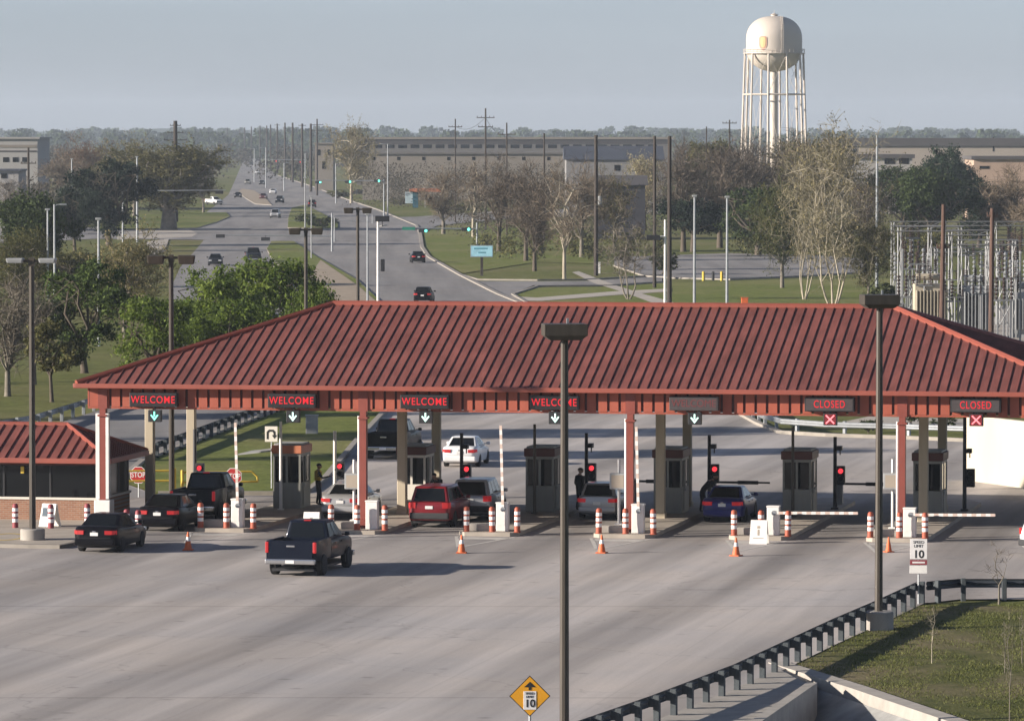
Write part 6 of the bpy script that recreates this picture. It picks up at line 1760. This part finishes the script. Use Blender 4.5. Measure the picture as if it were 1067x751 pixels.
def proto(key):
    if key in PROTO: return PROTO[key]
    k, s = key
    fn = dict(oak=lambda: leaf_tree(s, 10, 9.6, 1.2, 260, 60, .135, .33), tall=lambda: leaf_tree(s, 8, 11, 2.6, 150, 50, .17, .26), wide=lambda: leaf_tree(s, 12, 9, 2.0, 190, 46, .17, .38), shrub=lambda: leaf_tree(s, 3.0, 2.2, .1, 60, 34, .10, .08), loose=lambda: leaf_tree(s, 9, 9.6, 2.2, 110, 34, .15, .24),
              bare=lambda: bare_tree(s, 9, 11, 2.0, 22, 14, 8, .34, tw=.022, tl=1.25, up=.45, bud=0), bigbud=lambda: bare_tree(s, 11, 11, 2.2, 26, 16, 9, .75, tw=.03, bud=5, buds=.12), bud=lambda: bare_tree(s, 11, 11, 2.4, 24, 14, 7, .30, tw=.024, bud=3, buds=.10), syc=lambda: bare_tree(s, 10, 14, 2.0, 26, 12, 7, .20, tw=.018, tl=1.15, up=.55, stems=4, bud=1, buds=.08), syc1=lambda: bare_tree(s, 8, 13, 3.0, 18, 12, 6, .24, tw=.02, up=.5, bud=0), small=lambda: bare_tree(s, 6.5, 7.5, 1.2, 16, 9, 6, .15, stems=3, tl=.8),
              sap=lambda: bare_tree(s, .9, 3.0, .9, 7, 4, 3, .028, tw=.006, tl=.3, up=.8))[k]
    T, K = fn()
    PROTO[key] = (T.mesh('trunk', M_['bark'], 60), K.mesh('crown', [LM['twig'], LM['bud']]), dict(oak=(10, 9.6), tall=(8, 11), wide=(12, 9), shrub=(3, 2.2), loose=(9, 9.6), bare=(9, 11), bud=(11, 11), bigbud=(11, 11), syc=(10, 14), syc1=(8, 13), small=(6.5, 7.5), sap=(.9, 3.0))[k])
    return PROTO[key]

def tree(kind, seed, px, py, top, width_px, label, leaf, bark='bark', bud=None, name=None, cat='tree', group=None, rot=None, Y=None):
    """stand a tree on the ground seen at (px,py), its tip at row top and its crown width_px wide"""
    base = gp(px, py); tm, km, (w0, h0) = proto((kind, seed))
    ht = zat(px, top, base.y) * 1.0; w = width_px / F * base.y
    name = name or {'oak': 'oak_tree', 'wide': 'oak_tree', 'tall': 'leafy_tree', 'loose': 'leafy_tree', 'shrub': 'shrub', 'bare': 'bare_tree', 'bud': 'budding_tree', 'bigbud': 'oak_tree', 'syc': 'sycamore_tree', 'syc1': 'sycamore_tree', 'small': 'bare_tree', 'sap': 'sapling'}[kind]
    g = empty(name, base, label, cat, group, rz=random.uniform(0, 6.28) if rot is None else rot, scale=(w / w0, w / w0, ht / h0))
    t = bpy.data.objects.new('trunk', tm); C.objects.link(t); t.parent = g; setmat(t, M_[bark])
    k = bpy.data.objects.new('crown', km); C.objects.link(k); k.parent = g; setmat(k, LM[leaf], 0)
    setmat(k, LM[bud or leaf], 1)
    return g
GT = 'trees behind the canopy'
TREES = [
 # left, near to far
 ('tall', 1, 54, 418, 333, 66, 'small dark grey green tree on the lawn behind the left lamp post', 'olive', 'bark', None),
 ('oak', 2, 88, 388, 272, 120, 'broad dark green tree behind the lamp post with two flat heads', 'oaklit', 'bark', None),
 ('bud', 1, 130, 352, 244, 104, 'pale brown budding tree left of the bright green trees', 'olive', 'barkgrey', 'bud'),
 ('oak', 3, 164, 406, 304, 112, 'bright green rounded tree at the left end of the canopy roof', 'green', 'bark', None),
 ('oak', 4, 222, 400, 277, 110, 'bright green tree behind the two headed lamp post at left', 'green', 'bark', None),
 ('oak', 5, 284, 394, 267, 124, 'bright green tree right of its twin, below the grassy median', 'green', 'bark', None),
 ('oak', 6, 326, 404, 296, 70, 'small bright green tree closest to the canopy ridge end', 'green', 'bark', None),
 ('oak', 7, 246, 410, 312, 110, 'bright green tree in front of its taller twins at the roof edge', 'green', 'bark', None),
 ('bare', 1, 8, 412, 278, 95, 'grey bare tree at the left edge above the guard house', 'twiggrey', 'barkgrey', None),
 ('bare', 2, 36, 400, 300, 60, 'small grey bare tree beside the left lamp post', 'twiggrey', 'barkgrey', None),
 ('oak', 7, 42, 300, 199, 110, 'dark oak at the left edge behind the close pair of lamps', 'oakmid', 'bark', None),
 ('wide', 1, 70, 318, 262, 130, 'low olive scrubby tree below the close pair of lamps', 'olive', 'bark', None),
 ('oak', 2, 114, 256, 167, 104, 'dark rounded oak left of the big olive oak', 'oakdark', 'bark', None),
 ('oak', 4, 78, 262, 195, 56, 'dark small oak between the rounded oak and the edge oak', 'oakdark', 'bark', None),
 ('bigbud', 2, 176, 240, 150, 134, 'wide spreading olive oak with a thick forked trunk on the corner grass', 'olivelit', 'barkgrey', 'olivelit'),
 ('bud', 3, 140, 226, 146, 90, 'tan budding tree behind the big olive oak', 'olive', 'barkgrey', 'bud'),
 ('bud', 1, 98, 222, 147, 84, 'brown budding tree above the dark rounded oak', 'twig', 'barkgrey', 'redbud'),
 ('bare', 3, 66, 224, 160, 66, 'brown bare tree left of the brown budding tree', 'twig', 'barkgrey', None),
 ('bare', 1, 14, 244, 182, 80, 'grey bare tree before the large pale building', 'twiggrey', 'barkgrey', None),
 ('bud', 2, 20, 330, 240, 100, 'olive budding tree at the left edge under the edge oak', 'olive', 'barkgrey', 'olive'),
 ('bare', 2, 212, 222, 170, 40, 'small grey tree right of the big olive oak', 'twiggrey', 'barkgrey', None),
 # centre
 ('bud', 3, 366, 212, 130, 62, 'tan bare tree right of the row of tall poles', 'twigpale', 'barkpale', 'bud'),
 ('syc1', 1, 493, 248, 158, 58, 'white limbed sycamore left of the pale blue notice board', 'twig', 'barkpale', None),
 ('bare', 1, 462, 244, 172, 62, 'brown bare tree behind the lawn corner traffic light', 'twig', 'barkgrey', None),
 ('bare', 3, 520, 262, 164, 74, 'brown bare tree right of the white limbed sycamore', 'twigdark', 'bark', None),
 ('bare', 2, 548, 272, 172, 72, 'dark twigged bare tree above the pale blue notice board', 'twigdark', 'bark', None),
 ('syc1', 2, 588, 291, 170, 76, 'pale trunked sycamore on the lawn before darker trees', 'twig', 'barkpale', 'bud'),
 ('bare', 1, 557, 282, 182, 66, 'bare tree with a stout dark trunk left of the pale sycamore', 'twigdark', 'bark', None),
 ('bare', 3, 606, 268, 168, 70, 'bare tree behind the pale trunked sycamore', 'twig', 'barkgrey', None),
 ('bud', 1, 640, 262, 180, 60, 'olive brown tree beside the black utility pole', 'twig', 'barkgrey', 'olive'),
 ('small', 1, 655, 312, 226, 84, 'grey many stemmed small tree on the lower lawn left of the wood poles', 'twiggrey', 'barkgrey', None),
 ('bud', 2, 672, 240, 163, 56, 'pale blossoming tree left of the two wood poles', 'twig', 'bark', 'blossom'),
 ('bare', 2, 712, 262, 150, 84, 'dark bare tree right of the two wood poles', 'twigdark', 'bark', None),
 ('bare', 1, 750, 258, 142, 90, 'tall dark bare tree behind the street lamps of the car park', 'twigdark', 'bark', None),
 ('bare', 3, 782, 256, 146, 90, 'dark bare tree below the water tower', 'twigdark', 'bark', None),
 ('wide', 2, 790, 266, 196, 120, 'dark leafy thicket tree behind the car park', 'oakmid', 'bark', None),
 ('wide', 1, 722, 262, 205, 100, 'dark leafy tree low behind the left street lamp', 'oakdark', 'bark', None),
 ('oak', 3, 742, 232, 142, 66, 'olive tree top left of the water tower legs', 'olive', 'bark', None),
 ('bud', 3, 815, 300, 192, 84, 'olive bushy tree left of the big pale sycamore', 'olive', 'barkgrey', 'shrub'),
 ('bare', 1, 806, 246, 137, 104, 'brown bare tree hiding the feet of the water tower', 'twigdark', 'bark', None),
 ('bud', 2, 846, 240, 140, 84, 'olive brown tree right of the water tower feet', 'twig', 'barkgrey', 'olive'),
 # right
 ('syc', 1, 868, 322, 130, 132, 'big pale many stemmed sycamore right of the car park', 'twigpale', 'barkpale', 'bud'),
 ('syc', 2, 838, 312, 150, 84, 'slender pale sycamore just left of the biggest one', 'twigpale', 'barkpale', 'bud'),
 ('bud', 1, 905, 322, 226, 70, 'pale scrubby tree between the big sycamore and the substation', 'twigpale', 'barkgrey', 'olive'),
 ('bud', 2, 856, 250, 150, 110, 'grey brown tree behind the big pale sycamore', 'twig', 'barkgrey', 'olive'),
 ('oak', 5, 940, 246, 172, 84, 'mid green tree before the depot annex', 'oakmid', 'bark', None),
 ('oak', 6, 984, 242, 152, 64, 'dark evergreen tree before the long depot', 'ever', 'bark', None),
 ('oak', 7, 972, 262, 176, 100, 'broad green tree above the substation', 'oakmid', 'bark', None),
 ('oak', 2, 1020, 258, 186, 84, 'dark green tree right of the broad green one above the substation', 'oakdark', 'bark', None),
 ('bare', 2, 1052, 262, 176, 90, 'brown bare tree at the right edge above the substation', 'twig', 'barkgrey', None),
 ('bud', 3, 1012, 236, 184, 44, 'pale pinkish budding tree before the brick building', 'twigpale', 'barkgrey', 'redbud'),
 ('bare', 3, 1085, 290, 196, 80, 'brown bare tree cut off by the right edge', 'twig', 'barkgrey', None),
 ('bare', 1, 905, 262, 184, 70, 'grey bare tree right behind the tall pale pole', 'twigdark', 'barkgrey', None),
]
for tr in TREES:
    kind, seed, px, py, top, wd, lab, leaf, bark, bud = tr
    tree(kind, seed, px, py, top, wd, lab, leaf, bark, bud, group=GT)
# trees just outside the frame whose long shadows cross the pavement behind the canopy
for kind, seed, px, py, top, wd, lab in (('oak', 3, -115, 461, 169, 180, 'green tree just beyond the left edge behind the guard house'), ('oak', 5, -110, 484, 190, 160, 'second green tree beyond the left edge behind the guard house'), ('tall', 4, -250, 440, 210, 130, 'third green tree farther beyond the left edge')):
    tree(kind, seed, px, py, top, wd, lab, 'oakmid', 'bark', None, group='trees beyond the left edge')
# shrubs on the medians and verges
for i, (px, py, top, wd, leaf, lab) in enumerate([(316, 233, 222, 30, 'shrub', 'grey green shrub at the tip of the upper median'), (338, 238, 226, 34, 'shrub', 'shrub right of the tip on the upper median'), (328, 237.5, 226, 26, 'oakmid', 'dark shrub in the middle of the upper median'),
        (352, 207, 198, 30, 'olive', 'olive shrub below the tan bare tree'), (418, 214, 206, 26, 'olive', 'olive shrub left of the roofed shelter'), (470, 226, 212, 40, 'olive', 'tall olive shrub right of the roofed shelter'), (690, 286, 262, 44, 'shrub', 'grey green shrub at the foot of the two wood poles'),
        (925, 330, 296, 60, 'shrub', 'shrub beside the substation near the sycamore'), (905, 450, 436, 30, 'oakmid', 'low green shrub beyond the far guardrail under the CLOSED board'), (950, 442, 424, 26, 'oakmid', 'dark green shrub between the tan columns at right'), (985, 446, 430, 34, 'oakmid', 'green shrub beside the cream wall')]):
    tree('shrub', 1 + i % 3, px, py, top, wd, lab, leaf, 'bark', None, cat='shrub', group='shrubs along the roads')
# saplings on the bank
for i, (px, py, top, wd, lab) in enumerate([(971, 690, 626, 20, 'pale leafless sapling nearest the middle of the bank'), (1041, 628, 566, 40, 'twiggy sapling with a spread crown at the short guardrail'), (1047, 700, 640, 16, 'thin sapling right of the middle of the bank'), (1065, 690, 625, 18, 'thin sapling at the right edge of the bank'), (1052, 752, 640, 22, 'tall thin sapling low on the bank by the picture corner')]):
    tree('sap', 1 + i % 3, px, py, top, wd, lab, 'twigpale' if i != 1 else 'twiggrey', 'barkpale' if i == 0 else 'barkgrey', None, group='saplings on the grass bank')

# far-off woods that read as one mass
def woods(name, rows, label, leaf, seed):
    rnd = random.Random(seed); b = MB()
    for (Y0, Y1, x0, x1, h0, h1, n, s) in rows:
        nt = max(8, int(n / 90))
        for _ in range(nt):
            Yc = rnd.uniform(Y0, Y1); k = Yc / Y0; xc = rnd.uniform(x0, x1) * k; hh = rnd.uniform(h0, h1); ww = hh * rnd.uniform(.5, 1.0)
            for _ in range(160):
                a = rnd.uniform(0, 6.28); r = math.sqrt(rnd.random()); z = rnd.random() ** .8
                rr = r * ww * (1 - .55 * z * z)
                rr *= rnd.uniform(.75, 1.1); c = Vector((xc + math.cos(a) * rr, Yc + math.sin(a) * rr * .7, hh * z))
                nrm = Vector((rnd.gauss(0, 1), rnd.gauss(-.4, 1), rnd.gauss(.3, 1))).normalized(); e1 = nrm.orthogonal().normalized() * s * rnd.uniform(.6, 1.4); e2 = nrm.cross(e1) * rnd.uniform(.5, 1)
                b.add([c - e1, c + e2, c + e1, c - e2], [(0, 1, 2, 3)])
    o = b.build(name, LM[leaf]); tag(o, label, 'woodland', kind='stuff')
woods('woodland', [(1750, 2100, -190, -100, 6, 11, 6000, .45), (1800, 2300, -85, 190, 5, 10, 9000, .45), (2300, 3000, -230, 240, 7, 12, 16000, .6), (930, 1050, -112, -68, 5, 9, 5000, .25), (1000, 1150, 60, 115, 5, 9, 7000, .25), (1180, 1290, -34, 55, 6, 10.3, 13000, .17), (830, 960, -10, 60, 4, 8.5, 9000, .14)], 'far off brown grey woods beyond the road and buildings', 'farwood', 5)
woods('treeline', [(3500, 4600, -420, 420, 14, 20, 16000, 1.6), (5200, 6500, -640, 640, 17, 24, 16000, 2.4)], 'hazy far line of trees along the horizon', 'oakmid', 6)
woods('undergrowth', [(700, 780, 30, 60, 1.5, 4, 6000, .15), (690, 780, -6, 20, 1.5, 3, 3000, .15), (330, 400, -50, -34, 1, 2.2, 3000, .12), (520, 640, -62, -42, 2, 4.0, 6000, .14)], 'low brown scrub at the feet of the far trees', 'olive', 7)
hb = MB(); n = 60
for i in range(n + 1):
    x = -1400 + 2800 * i / n; u = x / 7600 * F + W / 2
    z = 15 + 9 * math.exp(-((u - 200) / 190) ** 2) + 4.5 * math.exp(-((u - 950) / 120) ** 2) + 1.6 * math.sin(i * 1.7)
    hb.v += [Vector((x, 7300, -1)), Vector((x, 7700, z)), Vector((x, 8600, z * .8))]
for i in range(n):
    for k in range(2): hb.f.append([i * 3 + k, i * 3 + 3 + k, i * 3 + 4 + k, i * 3 + 1 + k]); hb.m.append(0)
structure('hills', hb, LM['oakmid'])

# ================================================================== SKY, SUN, AIR, CAMERA
SUN_EL, SUN_AZ = R(15.0), R(14.0)      # sun stands to the left, a little to the camera's side
sd = Vector((-math.cos(SUN_AZ) * math.cos(SUN_EL), -math.sin(SUN_AZ) * math.cos(SUN_EL), math.sin(SUN_EL)))
w = bpy.data.worlds.new('World'); S.world = w; w.use_nodes = True
nt = w.node_tree; bg = nt.nodes['Background']
sky = nt.nodes.new('ShaderNodeTexSky'); sky.sky_type = 'NISHITA'; sky.sun_disc = False
sky.sun_elevation = SUN_EL; sky.sun_rotation = math.atan2(sd.x, sd.y)
sky.altitude = 200; sky.air_density = 1.0; sky.dust_density = 0.4; sky.ozone_density = 2.0
hs = nt.nodes.new('ShaderNodeHueSaturation'); hs.inputs['Saturation'].default_value = 0.5
mx = nt.nodes.new('ShaderNodeMix'); mx.data_type = 'RGBA'; mx.blend_type = 'MULTIPLY'; mx.inputs[0].default_value = 1.0
mx.inputs[7].default_value = (.71, .81, 1.08, 1)                     # the evening's grey-blue cast
nt.links.new(sky.outputs[0], hs.inputs['Color']); nt.links.new(hs.outputs[0], mx.inputs[6])
tc = nt.nodes.new('ShaderNodeTexCoord'); sx = nt.nodes.new('ShaderNodeSeparateXYZ'); mr = nt.nodes.new('ShaderNodeValToRGB')   # hazy sky: brighter low down
e = mr.color_ramp.elements; e[0].position = 0.0; e[0].color = (1.22,) * 3 + (1,); e[1].position = 0.4; e[1].color = (.85,) * 3 + (1,); q = e.new(.028); q.color = (1.38,) * 3 + (1,)
nt.links.new(tc.outputs['Generated'], sx.inputs[0]); nt.links.new(sx.outputs[2], mr.inputs[0])
sc_ = nt.nodes.new('ShaderNodeVectorMath'); sc_.operation = 'SCALE'; nt.links.new(mx.outputs[2], sc_.inputs[0]); nt.links.new(mr.outputs[0], sc_.inputs['Scale']); 
cm = nt.nodes.new('ShaderNodeMapping'); cm.inputs['Scale'].default_value = (7, 7, 60); cn = nt.nodes.new('ShaderNodeTexNoise'); cn.inputs['Scale'].default_value = 1.0; cn.inputs['Detail'].default_value = 5
cr = nt.nodes.new('ShaderNodeMapRange'); cr.inputs[1].default_value = .3; cr.inputs[2].default_value = .7; cr.inputs[3].default_value = .95; cr.inputs[4].default_value = 1.05
nt.links.new(tc.outputs['Generated'], cm.inputs[0]); nt.links.new(cm.outputs[0], cn.inputs['Vector']); nt.links.new(cn.outputs['Fac'], cr.inputs[0])
s2_ = nt.nodes.new('ShaderNodeVectorMath'); s2_.operation = 'SCALE'; nt.links.new(sc_.outputs[0], s2_.inputs[0]); nt.links.new(cr.outputs[0], s2_.inputs['Scale']); nt.links.new(s2_.outputs[0], bg.inputs[0])
bg.inputs[1].default_value = 0.05
sl = bpy.data.lights.new('sun', 'SUN'); sl.energy = 5.0; sl.angle = R(0.6); sl.color = (1.0, .90, .79)
so = bpy.data.objects.new('sun', sl); C.objects.link(so); so.rotation_euler = sd.to_track_quat('Z', 'Y').to_euler(); so.location = (-60, -20, 60)

hz = MB().box(-2600, -40, -6, 2600, 9300, 75)
m = bpy.data.materials.new('haze_air'); m.use_nodes = True
nt = m.node_tree; nt.nodes.remove(nt.nodes['Principled BSDF'])
pv = nt.nodes.new('ShaderNodeVolumePrincipled'); pv.inputs['Color'].default_value = (.74, .85, .98, 1); pv.inputs['Density'].default_value = 0.000085; pv.inputs['Anisotropy'].default_value = 0.1
nt.links.new(pv.outputs[0], nt.nodes['Material Output'].inputs['Volume'])
o = hz.build('haze', m); tag(o, 'thin blue grey haze filling the far distance', 'haze', kind='stuff')

cam = bpy.data.cameras.new('camera'); cam.sensor_width = 36; cam.lens = F / W * 36; cam.clip_start = 1; cam.clip_end = 20000
co = bpy.data.objects.new('camera', cam); C.objects.link(co); co.location = (0, 0, HC); co.rotation_euler = (PI / 2 - PT, 0, 0)
S.camera = co
S.view_settings.view_transform = 'Standard'; S.view_settings.look = 'None'; S.view_settings.gamma = 1.0; S.view_settings.use_curve_mapping = False
S.view_settings.exposure = 1.0
S.render.engine = 'CYCLES'
S.cycles.use_denoising = True
S.cycles.max_bounces = 6; S.cycles.diffuse_bounces = 3; S.cycles.volume_bounces = 0; S.cycles.transparent_max_bounces = 8
